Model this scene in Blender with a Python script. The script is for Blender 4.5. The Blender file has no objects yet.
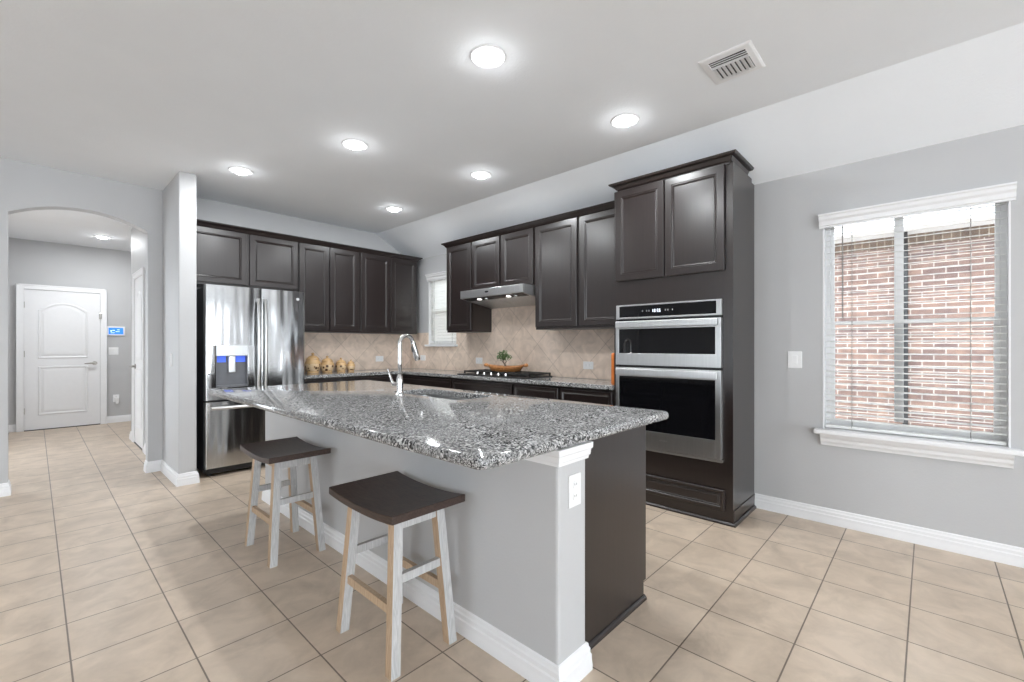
import bpy, bmesh, math, random
from mathutils import Vector, Matrix

random.seed(7)
S = bpy.context.scene
COL = S.collection
PI = math.pi

# ------------------------------------------------------------------ camera
cam_d = bpy.data.cameras.new('camera')
cam = bpy.data.objects.new('camera', cam_d)
COL.objects.link(cam)
cam.location = (0, 0, 1.27)
cam.rotation_euler = (math.radians(90), 0, math.radians(-46.974))
cam_d.sensor_width = 36
cam_d.lens = 446.02 / 1024 * 36
cam_d.shift_y = 4.56 / 1024
cam_d.clip_start = 0.05
S.camera = cam

# ------------------------------------------------------------------ world and exposure
W = bpy.data.worlds.new('overcast_sky')
S.world = W
W.use_nodes = True
bg = W.node_tree.nodes['Background']
bg.inputs[0].default_value = (0.86, 0.93, 1.0, 1)
bg.inputs[1].default_value = 6.3
S.view_settings.view_transform = 'Standard'
S.view_settings.look = 'None'
S.view_settings.gamma = 1
S.view_settings.use_curve_mapping = False
S.view_settings.exposure = 0.33
S.cycles.use_denoising = True
S.cycles.max_bounces = 10
S.cycles.diffuse_bounces = 5
S.cycles.sample_clamp_indirect = 6

LEFT_POWER = 22     # added fill lamp at one left wall window
REAR_POWER = 70     # daylight through the rear patio windows
LAMP_POWER = 11
LAMP_STRENGTH = 40    # lens of each recessed lamp
HALL_POWER = 19

def area(name, loc, rot, sx, sy, power, color=(1, 1, 1), shape='RECTANGLE', spread=180):
    d = bpy.data.lights.new(name, 'AREA')
    d.shape = shape
    d.size = sx
    if shape == 'RECTANGLE':
        d.size_y = sy
    d.energy = power
    d.color = color
    d.spread = math.radians(spread)
    o = bpy.data.objects.new(name, d)
    COL.objects.link(o)
    o.location = loc
    o.rotation_euler = rot
    return o

# daylight entering through the three rear windows (just outside their glass, aimed into the room)
REAR_WINDOWS = ((-3.9, -2.1), (-1.3, 0.5), (1.3, 3.1))
for a, b in REAR_WINDOWS:
    area('daylight', ((a + b) / 2, -6.72, 1.25), (math.radians(108), 0, 0), b - a, 1.9, REAR_POWER, (0.86, 0.94, 1.0))
# unseen left wall windows added for side light; the second gets an area lamp
LEFT_WINDOWS = ((-4.4, -2.2), (2.1, 2.9))
for a, b in LEFT_WINDOWS[1:]:
    area('daylight', (-4.72, (a + b) / 2, 1.25), (0, math.radians(-108), 0), 1.9, b - a, LEFT_POWER, (0.86, 0.94, 1.0))

# ------------------------------------------------------------------ materials
def new_mat(name):
    m = bpy.data.materials.new(name)
    m.use_nodes = True
    nt = m.node_tree
    return m, nt, nt.nodes['Principled BSDF']

def N(nt, t, **kw):
    n = nt.nodes.new(t)
    for k, v in kw.items():
        setattr(n, k, v)
    return n

def ramp(nt, stops, interp='LINEAR'):
    r = N(nt, 'ShaderNodeValToRGB')
    cr = r.color_ramp
    cr.interpolation = interp
    while len(cr.elements) < len(stops):
        cr.elements.new(0.5)
    for e, (p, c) in zip(cr.elements, stops):
        e.position = p
        e.color = c if len(c) == 4 else (*c, 1)
    return r

def objcoord(nt, scale=(1, 1, 1), loc=(0, 0, 0), rot=(0, 0, 0)):
    tc = N(nt, 'ShaderNodeTexCoord')
    mp = N(nt, 'ShaderNodeMapping')
    mp.inputs['Scale'].default_value = scale
    mp.inputs['Location'].default_value = loc
    mp.inputs['Rotation'].default_value = rot
    nt.links.new(tc.outputs['Object'], mp.inputs[0])
    return mp.outputs[0]

def bump(nt, bsdf, height, strength, dist=0.002):
    b = N(nt, 'ShaderNodeBump')
    b.inputs['Strength'].default_value = strength
    b.inputs['Distance'].default_value = dist
    nt.links.new(height, b.inputs['Height'])
    nt.links.new(b.outputs[0], bsdf.inputs['Normal'])
    return b

def simple(name, col, rough=0.5, metal=0.0, noise=0.0, nscale=20, coat=0.0, bumpk=0.0, bscale=200, bdist=0.002, spec=None):
    m, nt, b = new_mat(name)
    b.inputs['Roughness'].default_value = rough
    b.inputs['Metallic'].default_value = metal
    b.inputs['Coat Weight'].default_value = coat
    if spec is not None:
        b.inputs['Specular IOR Level'].default_value = spec
    v = objcoord(nt)
    if noise:
        n = N(nt, 'ShaderNodeTexNoise')
        n.inputs['Scale'].default_value = nscale
        n.inputs['Detail'].default_value = 4
        nt.links.new(v, n.inputs['Vector'])
        r = ramp(nt, [(0.3, [c * (1 - noise) for c in col]), (0.7, [min(1, c * (1 + noise)) for c in col])])
        nt.links.new(n.outputs[0], r.inputs[0])
        nt.links.new(r.outputs[0], b.inputs['Base Color'])
    else:
        b.inputs['Base Color'].default_value = (*col, 1)
    if bumpk:
        n2 = N(nt, 'ShaderNodeTexNoise')
        n2.inputs['Scale'].default_value = bscale
        n2.inputs['Detail'].default_value = 3
        nt.links.new(v, n2.inputs['Vector'])
        bump(nt, b, n2.outputs[0], bumpk, bdist)
    return m

def emit(name, col, strength):
    m, nt, b = new_mat(name)
    b.inputs['Base Color'].default_value = (*[min(1, c) for c in col], 1)
    b.inputs['Emission Color'].default_value = (*col, 1)
    b.inputs['Emission Strength'].default_value = strength
    return m

M = {}
M['wall'] = simple('wall_paint_grey', (0.51, 0.51, 0.515), 0.55, noise=0.015, nscale=3, bumpk=0.25, bscale=90, bdist=0.003)
M['ceiling'] = simple('ceiling_paint', (0.85, 0.872, 0.90), 0.8, noise=0.01, nscale=3, bumpk=0.35, bscale=70, bdist=0.004)
M['trim'] = simple('white_trim_paint', (0.82, 0.82, 0.83), 0.35, noise=0.01)
M['door'] = simple('white_door_paint', (0.80, 0.80, 0.81), 0.38, noise=0.01)
M['plastic'] = simple('white_plastic', (0.82, 0.82, 0.82), 0.3, noise=0.01)
M['slot'] = simple('dark_slot', (0.05, 0.05, 0.05), 0.5, noise=0.1)
M['black'] = simple('black_enamel', (0.012, 0.012, 0.013), 0.35, noise=0.1)
M['iron'] = simple('cast_iron', (0.022, 0.021, 0.020), 0.55, noise=0.2, nscale=60, bumpk=0.2)
M['glass_black'] = simple('black_oven_glass', (0.004, 0.004, 0.005), 0.04, noise=0.05)
M['fridge_side'] = simple('charcoal_fridge_side', (0.022, 0.022, 0.024), 0.45, noise=0.08)
M['chrome'] = simple('polished_chrome', (0.62, 0.61, 0.60), 0.10, metal=1.0, noise=0.02)
M['nickel'] = simple('satin_nickel', (0.42, 0.40, 0.37), 0.3, metal=1.0, noise=0.03)
M['orange'] = simple('orange_wood_board', (0.62, 0.17, 0.03), 0.4, noise=0.25, nscale=12)
M['leaf'] = simple('bonsai_leaf_green', (0.10, 0.16, 0.06), 0.55, noise=0.5, nscale=40)
M['bark'] = simple('grey_bark', (0.16, 0.12, 0.09), 0.8, noise=0.3, nscale=50)
M['soffit'] = simple('white_soffit', (0.85, 0.85, 0.85), 0.6, noise=0.02)
def slat_mat(name, k):
    m, nt, b = new_mat(name)
    b.inputs['Base Color'].default_value = (0.86, 0.86, 0.85, 1)
    b.inputs['Roughness'].default_value = 0.5
    tl = N(nt, 'ShaderNodeBsdfTranslucent')
    tl.inputs[0].default_value = (0.9, 0.9, 0.88, 1)
    mx = N(nt, 'ShaderNodeMixShader')
    mx.inputs[0].default_value = k
    nt.links.new(b.outputs[0], mx.inputs[1])
    nt.links.new(tl.outputs[0], mx.inputs[2])
    nt.links.new(mx.outputs[0], nt.nodes['Material Output'].inputs[0])
    return m
M['slat'] = slat_mat('white_blind_slat', 0.12)
M['slat_thin'] = slat_mat('thin_white_blind_slat', 0.9)
M['cord'] = simple('grey_blind_cord', (0.22, 0.21, 0.20), 0.6, noise=0.05)
M['vinyl'] = simple('white_vinyl', (0.84, 0.84, 0.84), 0.35, noise=0.01)
M['screen'] = emit('blue_panel_screen', (0.02, 0.16, 0.9), 1.0)
M['screen_light'] = emit('pale_screen_marks', (0.55, 0.75, 1.0), 1.0)
M['recess_glow'] = emit('blue_recess_glow', (0.07, 0.15, 0.75), 0.5)  # blue light falling on the recess walls, put into emission
M['clock'] = emit('oven_clock_light', (0.8, 0.85, 0.9), 0.8)
M['lens'] = emit('lamp_lens', (0.95, 0.98, 1.0), LAMP_STRENGTH)
M['rim'] = emit('frosted_lamp_rim', (0.85, 0.86, 0.87), 0.35)
M['hood_lens'] = emit('hood_lamp_lens', (1.0, 0.97, 0.92), 3)
M['ground'] = simple('pale_gravel', (0.45, 0.42, 0.38), 0.9, noise=0.3, nscale=30)

def cabinet_mat():
    m, nt, b = new_mat('espresso_stained_wood')
    v = objcoord(nt, (60, 60, 3))
    n = N(nt, 'ShaderNodeTexNoise')
    n.inputs['Scale'].default_value = 1
    n.inputs['Detail'].default_value = 5
    nt.links.new(v, n.inputs['Vector'])
    r = ramp(nt, [(0.3, (0.0115, 0.0070, 0.0064)), (0.7, (0.0165, 0.0102, 0.0094))])
    nt.links.new(n.outputs[0], r.inputs[0])
    nt.links.new(r.outputs[0], b.inputs['Base Color'])
    b.inputs['Roughness'].default_value = 0.30
    b.inputs['Specular IOR Level'].default_value = 0.6
    b.inputs['Coat Weight'].default_value = 0.3
    b.inputs['Coat Roughness'].default_value = 0.22
    return m
M['cab'] = cabinet_mat()

def steel_mat(name, col=0.58, rough=0.2, wave=0.0, axis='Z'):
    m, nt, b = new_mat(name)
    b.inputs['Metallic'].default_value = 1
    # fine brushing
    v = objcoord(nt, (3, 3, 300) if axis == 'X' else (300, 300, 3))
    n = N(nt, 'ShaderNodeTexNoise')
    n.inputs['Scale'].default_value = 1
    n.inputs['Detail'].default_value = 3
    nt.links.new(v, n.inputs['Vector'])
    r = ramp(nt, [(0.3, (col * .93, col * .93, col * .935)), (0.7, (col * 1.05, col * 1.05, col * 1.05))])
    nt.links.new(n.outputs[0], r.inputs[0])
    nt.links.new(r.outputs[0], b.inputs['Base Color'])
    b.inputs['Roughness'].default_value = rough
    b.inputs['Anisotropic'].default_value = 0.5
    if wave:
        v2 = objcoord(nt, (9, 9, 1.1))
        n2 = N(nt, 'ShaderNodeTexNoise')
        n2.inputs['Scale'].default_value = 1
        n2.inputs['Detail'].default_value = 1
        nt.links.new(v2, n2.inputs['Vector'])
        bump(nt, b, n2.outputs[0], wave, 0.02)
    return m
M['steel'] = steel_mat('stainless_steel', 0.52, 0.34)
M['fridge_steel'] = steel_mat('wavy_stainless_doors', 0.50, 0.15, 0.55)
M['steel_light'] = steel_mat('bright_stainless', 0.62, 0.33)
M['sink_steel'] = steel_mat('sink_stainless', 0.5, 0.28)

def granite():
    m, nt, b = new_mat('speckled_grey_granite')
    v = objcoord(nt)
    def vor(scale, stops):
        t = N(nt, 'ShaderNodeTexVoronoi')
        t.inputs['Scale'].default_value = scale
        t.inputs['Randomness'].default_value = 1
        nt.links.new(v, t.inputs['Vector'])
        s = N(nt, 'ShaderNodeSeparateColor')
        nt.links.new(t.outputs['Color'], s.inputs[0])
        r = ramp(nt, stops, 'CONSTANT')
        nt.links.new(s.outputs[0], r.inputs[0])
        return r.outputs[0]
    a = vor(140, [(0, (0.014, 0.014, 0.015)), (0.14, (0.07, 0.07, 0.072)), (0.33, (0.19, 0.19, 0.19)), (0.56, (0.36, 0.36, 0.358)), (0.80, (0.60, 0.60, 0.595))])
    c = vor(270, [(0, (0.02, 0.02, 0.021)), (0.2, (0.13, 0.13, 0.13)), (0.5, (0.32, 0.32, 0.318)), (0.8, (0.56, 0.56, 0.555))])
    n = N(nt, 'ShaderNodeTexNoise')
    n.inputs['Scale'].default_value = 9
    n.inputs['Detail'].default_value = 6
    nt.links.new(v, n.inputs['Vector'])
    mr = ramp(nt, [(0.42, (0, 0, 0)), (0.58, (1, 1, 1))])
    nt.links.new(n.outputs[0], mr.inputs[0])
    mx = N(nt, 'ShaderNodeMix', data_type='RGBA')
    nt.links.new(mr.outputs[0], mx.inputs[0])
    nt.links.new(a, mx.inputs[6])
    nt.links.new(c, mx.inputs[7])
    nt.links.new(mx.outputs[2], b.inputs['Base Color'])
    b.inputs['Roughness'].default_value = 0.07
    b.inputs['Specular IOR Level'].default_value = 0.5
    return m
M['granite'] = granite()

def floor_mat():
    m, nt, b = new_mat('beige_ceramic_floor_tile')
    P = 0.3512
    v = objcoord(nt, (1, 1, 1), (-0.1005 + P * 40, -0.768 + P * 40, 0))
    br = N(nt, 'ShaderNodeTexBrick', offset=0.0, squash=1.0)
    br.inputs['Scale'].default_value = 1
    br.inputs['Brick Width'].default_value = P
    br.inputs['Row Height'].default_value = P
    br.inputs['Mortar Size'].default_value = 0.0032
    br.inputs['Mortar Smooth'].default_value = 0.15
    br.inputs['Color1'].default_value = (0.63, 0.515, 0.405, 1)
    br.inputs['Color2'].default_value = (0.59, 0.48, 0.375, 1)
    br.inputs['Mortar'].default_value = (0.20, 0.155, 0.12, 1)
    nt.links.new(v, br.inputs['Vector'])
    n = N(nt, 'ShaderNodeTexNoise')
    n.inputs['Scale'].default_value = 5.5
    n.inputs['Detail'].default_value = 7
    n.inputs['Roughness'].default_value = 0.62
    n.inputs['Distortion'].default_value = 0.5
    nt.links.new(objcoord(nt), n.inputs['Vector'])
    r = ramp(nt, [(0.3, (0.80, 0.79, 0.78)), (0.62, (1.06, 1.06, 1.06))])
    nt.links.new(n.outputs[0], r.inputs[0])
    mx = N(nt, 'ShaderNodeMix', data_type='RGBA', blend_type='MULTIPLY')
    mx.inputs[0].default_value = 1
    nt.links.new(br.outputs['Color'], mx.inputs[6])
    nt.links.new(r.outputs[0], mx.inputs[7])
    nt.links.new(mx.outputs[2], b.inputs['Base Color'])
    b.inputs['Roughness'].default_value = 0.38
    inv = N(nt, 'ShaderNodeMath', operation='SUBTRACT')
    inv.inputs[0].default_value = 1
    nt.links.new(br.outputs['Fac'], inv.inputs[1])
    bump(nt, b, inv.outputs[0], 0.5, 0.002)
    return m
M['floor'] = floor_mat()

def uv_from(nt, a, b_, diag=False):
    tc = N(nt, 'ShaderNodeTexCoord')
    s = N(nt, 'ShaderNodeSeparateXYZ')
    nt.links.new(tc.outputs['Object'], s.inputs[0])
    c = N(nt, 'ShaderNodeCombineXYZ')
    nt.links.new(s.outputs[a], c.inputs[0])
    nt.links.new(s.outputs[b_], c.inputs[1])
    mp = N(nt, 'ShaderNodeMapping')
    mp.inputs['Rotation'].default_value = (0, 0, math.radians(45) if diag else 0)
    mp.inputs['Location'].default_value = (20.03, 20.07, 0)
    nt.links.new(c.outputs[0], mp.inputs[0])
    return mp.outputs[0], tc.outputs['Object']

def splash_mat(name, axis):
    m, nt, b = new_mat(name)
    v, oc = uv_from(nt, axis, 2, True)
    br = N(nt, 'ShaderNodeTexBrick', offset=0.0, squash=1.0)
    br.inputs['Scale'].default_value = 1
    br.inputs['Brick Width'].default_value = 0.31
    br.inputs['Row Height'].default_value = 0.31
    br.inputs['Mortar Size'].default_value = 0.0028
    br.inputs['Mortar Smooth'].default_value = 0.2
    br.inputs['Color1'].default_value = (0.77, 0.635, 0.53, 1)
    br.inputs['Color2'].default_value = (0.70, 0.575, 0.475, 1)
    br.inputs['Mortar'].default_value = (0.50, 0.40, 0.325, 1)
    nt.links.new(v, br.inputs['Vector'])
    n = N(nt, 'ShaderNodeTexNoise')
    n.inputs['Scale'].default_value = 7
    n.inputs['Detail'].default_value = 6
    n.inputs['Distortion'].default_value = 1.5
    nt.links.new(oc, n.inputs['Vector'])
    r = ramp(nt, [(0.3, (0.84, 0.83, 0.82)), (0.65, (1.08, 1.08, 1.08))])
    nt.links.new(n.outputs[0], r.inputs[0])
    mx = N(nt, 'ShaderNodeMix', data_type='RGBA', blend_type='MULTIPLY')
    mx.inputs[0].default_value = 1
    nt.links.new(br.outputs['Color'], mx.inputs[6])
    nt.links.new(r.outputs[0], mx.inputs[7])
    nt.links.new(mx.outputs[2], b.inputs['Base Color'])
    b.inputs['Roughness'].default_value = 0.4
    return m
M['splash_range'] = splash_mat('diagonal_beige_tile_range', 1)
M['splash_back'] = splash_mat('diagonal_beige_tile_back', 0)

def brick_mat(name, c1, c2, mortar, bw, rh, ms, offset=0.5):
    m, nt, b = new_mat(name)
    v, oc = uv_from(nt, 1, 2)
    br = N(nt, 'ShaderNodeTexBrick', offset=offset, squash=1.0)
    br.inputs['Scale'].default_value = 1
    br.inputs['Brick Width'].default_value = bw
    br.inputs['Row Height'].default_value = rh
    br.inputs['Mortar Size'].default_value = ms
    br.inputs['Mortar Smooth'].default_value = 0.1
    br.inputs['Color1'].default_value = c1
    br.inputs['Color2'].default_value = c2
    br.inputs['Mortar'].default_value = mortar
    nt.links.new(v, br.inputs['Vector'])
    n = N(nt, 'ShaderNodeTexNoise')
    n.inputs['Scale'].default_value = 9
    n.inputs['Detail'].default_value = 5
    nt.links.new(oc, n.inputs['Vector'])
    r = ramp(nt, [(0.3, (0.75, 0.74, 0.76)), (0.7, (1.15, 1.1, 1.05))])
    nt.links.new(n.outputs[0], r.inputs[0])
    mx = N(nt, 'ShaderNodeMix', data_type='RGBA', blend_type='MULTIPLY')
    mx.inputs[0].default_value = 1
    nt.links.new(br.outputs['Color'], mx.inputs[6])
    nt.links.new(r.outputs[0], mx.inputs[7])
    nt.links.new(mx.outputs[2], b.inputs['Base Color'])
    b.inputs['Roughness'].default_value = 0.85
    return m
M['brick'] = brick_mat('pink_brown_brick', (0.25, 0.163, 0.128, 1), (0.145, 0.097, 0.087, 1), (0.48, 0.44, 0.405, 1), 0.235, 0.078, 0.006)
M['soldier'] = brick_mat('eave_shaded_soldier_brick', (0.13, 0.09, 0.065, 1), (0.17, 0.12, 0.085, 1), (0.36, 0.32, 0.27, 1), 0.085, 0.9, 0.006, 0.0)  # eave shadow put into the darker colour of the top course

def wood_mat(name, c1, c2, scale, rough=0.5, dist=3.0):
    m, nt, b = new_mat(name)
    v = objcoord(nt, scale)
    n = N(nt, 'ShaderNodeTexNoise')
    n.inputs['Scale'].default_value = 1
    n.inputs['Detail'].default_value = 6
    n.inputs['Distortion'].default_value = dist
    nt.links.new(v, n.inputs['Vector'])
    r = ramp(nt, [(0.32, c1), (0.68, c2)])
    nt.links.new(n.outputs[0], r.inputs[0])
    nt.links.new(r.outputs[0], b.inputs['Base Color'])
    b.inputs['Roughness'].default_value = rough
    bump(nt, b, n.outputs[0], 0.12, 0.001)
    return m
M['seat'] = wood_mat('dark_walnut_seat', (0.026, 0.0145, 0.011), (0.064, 0.037, 0.028), (40, 6, 40), 0.42)
M['oak'] = wood_mat('tan_bare_wood', (0.42, 0.29, 0.185), (0.56, 0.41, 0.28), (45, 45, 5), 0.55)
M['wash'] = wood_mat('whitewashed_wood', (0.40, 0.395, 0.39), (0.56, 0.555, 0.55), (50, 50, 5), 0.6)
M['bowl'] = wood_mat('carved_honey_wood', (0.30, 0.11, 0.035), (0.55, 0.25, 0.085), (30, 5, 30), 0.4)

def jar_mat():
    m, nt, b = new_mat('painted_ochre_ceramic')
    v = objcoord(nt)
    t = N(nt, 'ShaderNodeTexVoronoi')
    t.inputs['Scale'].default_value = 24
    nt.links.new(v, t.inputs['Vector'])
    r = ramp(nt, [(0.0, (0.04, 0.02, 0.012)), (0.36, (0.12, 0.055, 0.025)), (0.42, (0.66, 0.47, 0.27)), (1, (0.74, 0.57, 0.38))])
    nt.links.new(t.outputs['Distance'], r.inputs[0])
    s = N(nt, 'ShaderNodeSeparateXYZ')
    tc = N(nt, 'ShaderNodeTexCoord')
    nt.links.new(tc.outputs['Generated'], s.inputs[0])
    band = ramp(nt, [(0.0, (0, 0, 0)), (0.16, (1, 1, 1)), (0.70, (0, 0, 0))], 'CONSTANT')
    nt.links.new(s.outputs[2], band.inputs[0])
    mx = N(nt, 'ShaderNodeMix', data_type='RGBA')
    nt.links.new(band.outputs[0], mx.inputs[0])
    mx.inputs[6].default_value = (0.60, 0.39, 0.19, 1)
    nt.links.new(r.outputs[0], mx.inputs[7])
    nt.links.new(mx.outputs[2], b.inputs['Base Color'])
    b.inputs['Roughness'].default_value = 0.25
    return m
M['jar'] = jar_mat()
M['jar_lid'] = simple('ochre_glazed_lid', (0.60, 0.39, 0.19), 0.25, noise=0.2, nscale=25)

def pane_mat():
    m, nt, b = new_mat('clear_window_glass')
    nt.nodes.remove(b)
    out = nt.nodes['Material Output']
    tr = N(nt, 'ShaderNodeBsdfTransparent')
    tr.inputs[0].default_value = (0.97, 0.98, 0.98, 1)
    gl = N(nt, 'ShaderNodeBsdfGlossy')
    gl.inputs['Roughness'].default_value = 0.02
    fr = N(nt, 'ShaderNodeFresnel')
    fr.inputs[0].default_value = 1.45
    mx = N(nt, 'ShaderNodeMixShader')
    nt.links.new(fr.outputs[0], mx.inputs[0])
    nt.links.new(tr.outputs[0], mx.inputs[1])
    nt.links.new(gl.outputs[0], mx.inputs[2])
    nt.links.new(mx.outputs[0], out.inputs[0])
    return m
M['pane'] = pane_mat()

# ------------------------------------------------------------------ mesh helpers
def box(bm, x0, x1, y0, y1, z0, z1):
    vs = [bm.verts.new(p) for p in ((x0, y0, z0), (x1, y0, z0), (x1, y1, z0), (x0, y1, z0), (x0, y0, z1), (x1, y0, z1), (x1, y1, z1), (x0, y1, z1))]
    for f in ((3, 2, 1, 0), (4, 5, 6, 7), (0, 1, 5, 4), (1, 2, 6, 5), (2, 3, 7, 6), (3, 0, 4, 7)):
        bm.faces.new([vs[i] for i in f])
    return vs

def prism(bm, pts, off):
    """closed polygon pts (3D) swept by the vector off"""
    off = Vector(off)
    a = [bm.verts.new(p) for p in pts]
    b = [bm.verts.new(Vector(p) + off) for p in pts]
    n = len(pts)
    bm.faces.new(a[::-1])
    bm.faces.new(b)
    for i in range(n):
        bm.faces.new((a[i], a[(i + 1) % n], b[(i + 1) % n], b[i]))

def rings(bm, loops, cap_first=True, cap_last=True):
    prev = None
    first = None
    for lp in loops:
        vs = [bm.verts.new(p) for p in lp]
        if prev:
            n = len(vs)
            for i in range(n):
                bm.faces.new((prev[i], prev[(i + 1) % n], vs[(i + 1) % n], vs[i]))
        else:
            first = vs
        prev = vs
    if cap_first:
        bm.faces.new(first[::-1])
    if cap_last:
        bm.faces.new(prev)

def rrect(x0, x1, y0, y1, r, k=6):
    pts = []
    for cx, cy, a0 in ((x1 - r, y0 + r, -90), (x1 - r, y1 - r, 0), (x0 + r, y1 - r, 90), (x0 + r, y0 + r, 180)):
        for i in range(k + 1):
            a = math.radians(a0 + 90 * i / k)
            pts.append((cx + r * math.cos(a), cy + r * math.sin(a)))
    return pts

def lathe(bm, prof, seg=24, c=(0, 0, 0)):
    loops = []
    for r, z in prof:
        loops.append([(c[0] + r * math.cos(2 * PI * i / seg), c[1] + r * math.sin(2 * PI * i / seg), c[2] + z) for i in range(seg)])
    rings(bm, loops)

def tube(bm, path, rad, seg=12):
    path = [Vector(p) for p in path]
    if not isinstance(rad, (list, tuple)):
        rad = [rad] * len(path)
    up = Vector((0, 0, 1))
    t0 = (path[1] - path[0]).normalized()
    nrm = t0.orthogonal().normalized()
    loops = []
    for i, p in enumerate(path):
        t = (path[min(i + 1, len(path) - 1)] - path[max(i - 1, 0)]).normalized()
        nrm = (nrm - t * nrm.dot(t)).normalized()
        bn = t.cross(nrm)
        loops.append([p + rad[i] * (math.cos(2 * PI * j / seg) * nrm + math.sin(2 * PI * j / seg) * bn) for j in range(seg)])
    rings(bm, loops)

def bar(bm, p0, p1, a, b=None, axis=None):
    """rectangular bar between two points: section a along axis (default x), b across"""
    b = b or a
    p0, p1 = Vector(p0), Vector(p1)
    t = (p1 - p0).normalized()
    ax = Vector(axis or (1, 0, 0))
    u = (ax - t * ax.dot(t)).normalized()
    w = t.cross(u)
    lp = lambda p: [p + u * a / 2 * sx + w * b / 2 * sy for sx, sy in ((-1, -1), (1, -1), (1, 1), (-1, 1))]
    rings(bm, [lp(p0), lp(p1)])

def link(name, bm, mats, parent=None, bevel=0.0, smooth=False, segs=2, fix=True):
    if fix:
        bmesh.ops.recalc_face_normals(bm, faces=bm.faces)
    me = bpy.data.meshes.new(name)
    bm.to_mesh(me)
    bm.free()
    for m in (mats if isinstance(mats, (list, tuple)) else [mats]):
        me.materials.append(M[m] if isinstance(m, str) else m)
    if smooth:
        me.polygons.foreach_set('use_smooth', [True] * len(me.polygons))
        if smooth != 'all':
            me.set_sharp_from_angle(angle=math.radians(35))
    o = bpy.data.objects.new(name, me)
    COL.objects.link(o)
    if parent is not None:
        o.parent = parent
    if bevel:
        md = o.modifiers.new('edge', 'BEVEL')
        md.width = bevel
        md.segments = segs
        md.limit_method = 'ANGLE'
        md.angle_limit = math.radians(40)
    return o

def nb():
    return bmesh.new()

def pbox(name, mats, parent, *dims, bevel=0.0):
    bm = nb()
    box(bm, *dims)
    return link(name, bm, mats, parent, bevel)

def struct(o, kind='structure'):
    o['kind'] = kind
    return o

def tag(o, label, cat, group=None):
    o['label'] = label
    o['category'] = cat
    if group:
        o['group'] = group
    return o

def thing(name, label, cat, loc=(0, 0, 0), rz=0.0, group=None):
    o = bpy.data.objects.new(name, None)
    o.empty_display_size = 0.1
    COL.objects.link(o)
    o.location = loc
    o.rotation_euler = (0, 0, math.radians(rz))
    return tag(o, label, cat, group)

def children(o):
    return [c for c in COL.objects if c.parent == o]

def copy_tree(o, parent=None):
    c = o.copy()
    COL.objects.link(c)
    if parent is not None:
        c.parent = parent
    for ch in children(o):
        copy_tree(ch, c)
    return c

# ------------------------------------------------------------------ room shell
XW, YB, ZC, ZW, XC = 3.87, 5.70, 2.85, 2.536, 3.30
XL, YR, TH = -4.5, -6.5, 0.15
YH = 9.82

o = pbox('floor', 'floor', None, XL - TH, XW + TH, YR - TH, YH + TH, -0.12, 0.0)
struct(o)
o = pbox('ceiling', 'ceiling', None, XL - TH, XC, YR - TH, YH + TH, ZC, ZC + 0.12)
struct(o)
bm = nb()
prism(bm, [(XC, YR - TH, ZC), (XW + TH, YR - TH, ZW - 0.0826), (XW + TH, YR - TH, ZC + 0.12), (XC, YR - TH, ZC + 0.12)], (0, YB - YR + 2 * TH, 0))
struct(link('ceiling_slope', bm, 'ceiling'))

W1 = (4.62, 5.25, 1.285, 2.27)     # window over the corner: y0 y1 z0 z1
W2 = (-0.35, 0.555, 0.675, 2.19)    # window on the right
W3 = (-2.35, -1.45, 0.675, 2.19)    # same window further along the right wall
def wall_with_holes(name, axis, a0, a1, t0, t1, z1, holes, mat='wall', kind=True):
    """a wall along axis ('x' or 'y') from a0 to a1, thickness t0..t1, with rectangular holes (a, b, z0, z1)"""
    bm = nb()
    def bx(p, q, z0, zz):
        if q - p < 1e-5 or zz - z0 < 1e-5:
            return
        if axis == 'y':
            box(bm, t0, t1, p, q, z0, zz)
        else:
            box(bm, p, q, t0, t1, z0, zz)
    p = a0
    for (a, b, z0, zz) in sorted(holes):
        bx(p, a, 0, z1)
        bx(a, b, 0, z0)
        bx(a, b, zz, z1)
        p = b
    bx(p, a1, 0, z1)
    o = link(name, bm, mat)
    return struct(o) if kind else o
wall_with_holes('wall_right', 'y', YR, YB + TH, XW, XW + TH, ZW, [W1, W2, W3])
wall_with_holes('wall_rear', 'x', XL - TH, XW + TH, YR - TH, YR, ZC, [(a, b, 0.3, 2.2) for a, b in REAR_WINDOWS])
wall_with_holes('wall_left', 'y', YR, YH, XL - TH, XL, ZC, [(a, b, 0.3, 2.2) for a, b in LEFT_WINDOWS])

# back wall with the arched opening to the hall
AX0, AX1, ASP, ASAG = -0.152, 0.775, 2.405, 0.125
bm = nb()
box(bm, XL, AX0, YB, YB + 0.13, 0, ZC)
box(bm, AX1, XW, YB, YB + 0.13, 0, ZC)
half = (AX1 - AX0) / 2
R_ = (half * half + ASAG * ASAG) / (2 * ASAG)
def arch_z(x):
    dx = x - (AX0 + AX1) / 2
    return ASP + ASAG - R_ + math.sqrt(R_ * R_ - dx * dx)
NS = 28
pts = [(AX0 + (AX1 - AX0) * i / NS, YB, arch_z(AX0 + (AX1 - AX0) * i / NS)) for i in range(NS + 1)]
for i in range(NS):
    a, b = pts[i], pts[i + 1]
    prism(bm, [a, b, (b[0], YB, ZC), (a[0], YB, ZC)], (0, 0.13, 0))
bmesh.ops.remove_doubles(bm, verts=bm.verts, dist=1e-5)
struct(link('wall_back', bm, 'wall'))
# stub wall beside the refrigerator
PX0, PX1, PY0 = 0.89, 1.028, 4.951
struct(pbox('wall_stub', 'wall', None, PX0, PX1, PY0, YB, 0, ZC, bevel=0.012))
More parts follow.
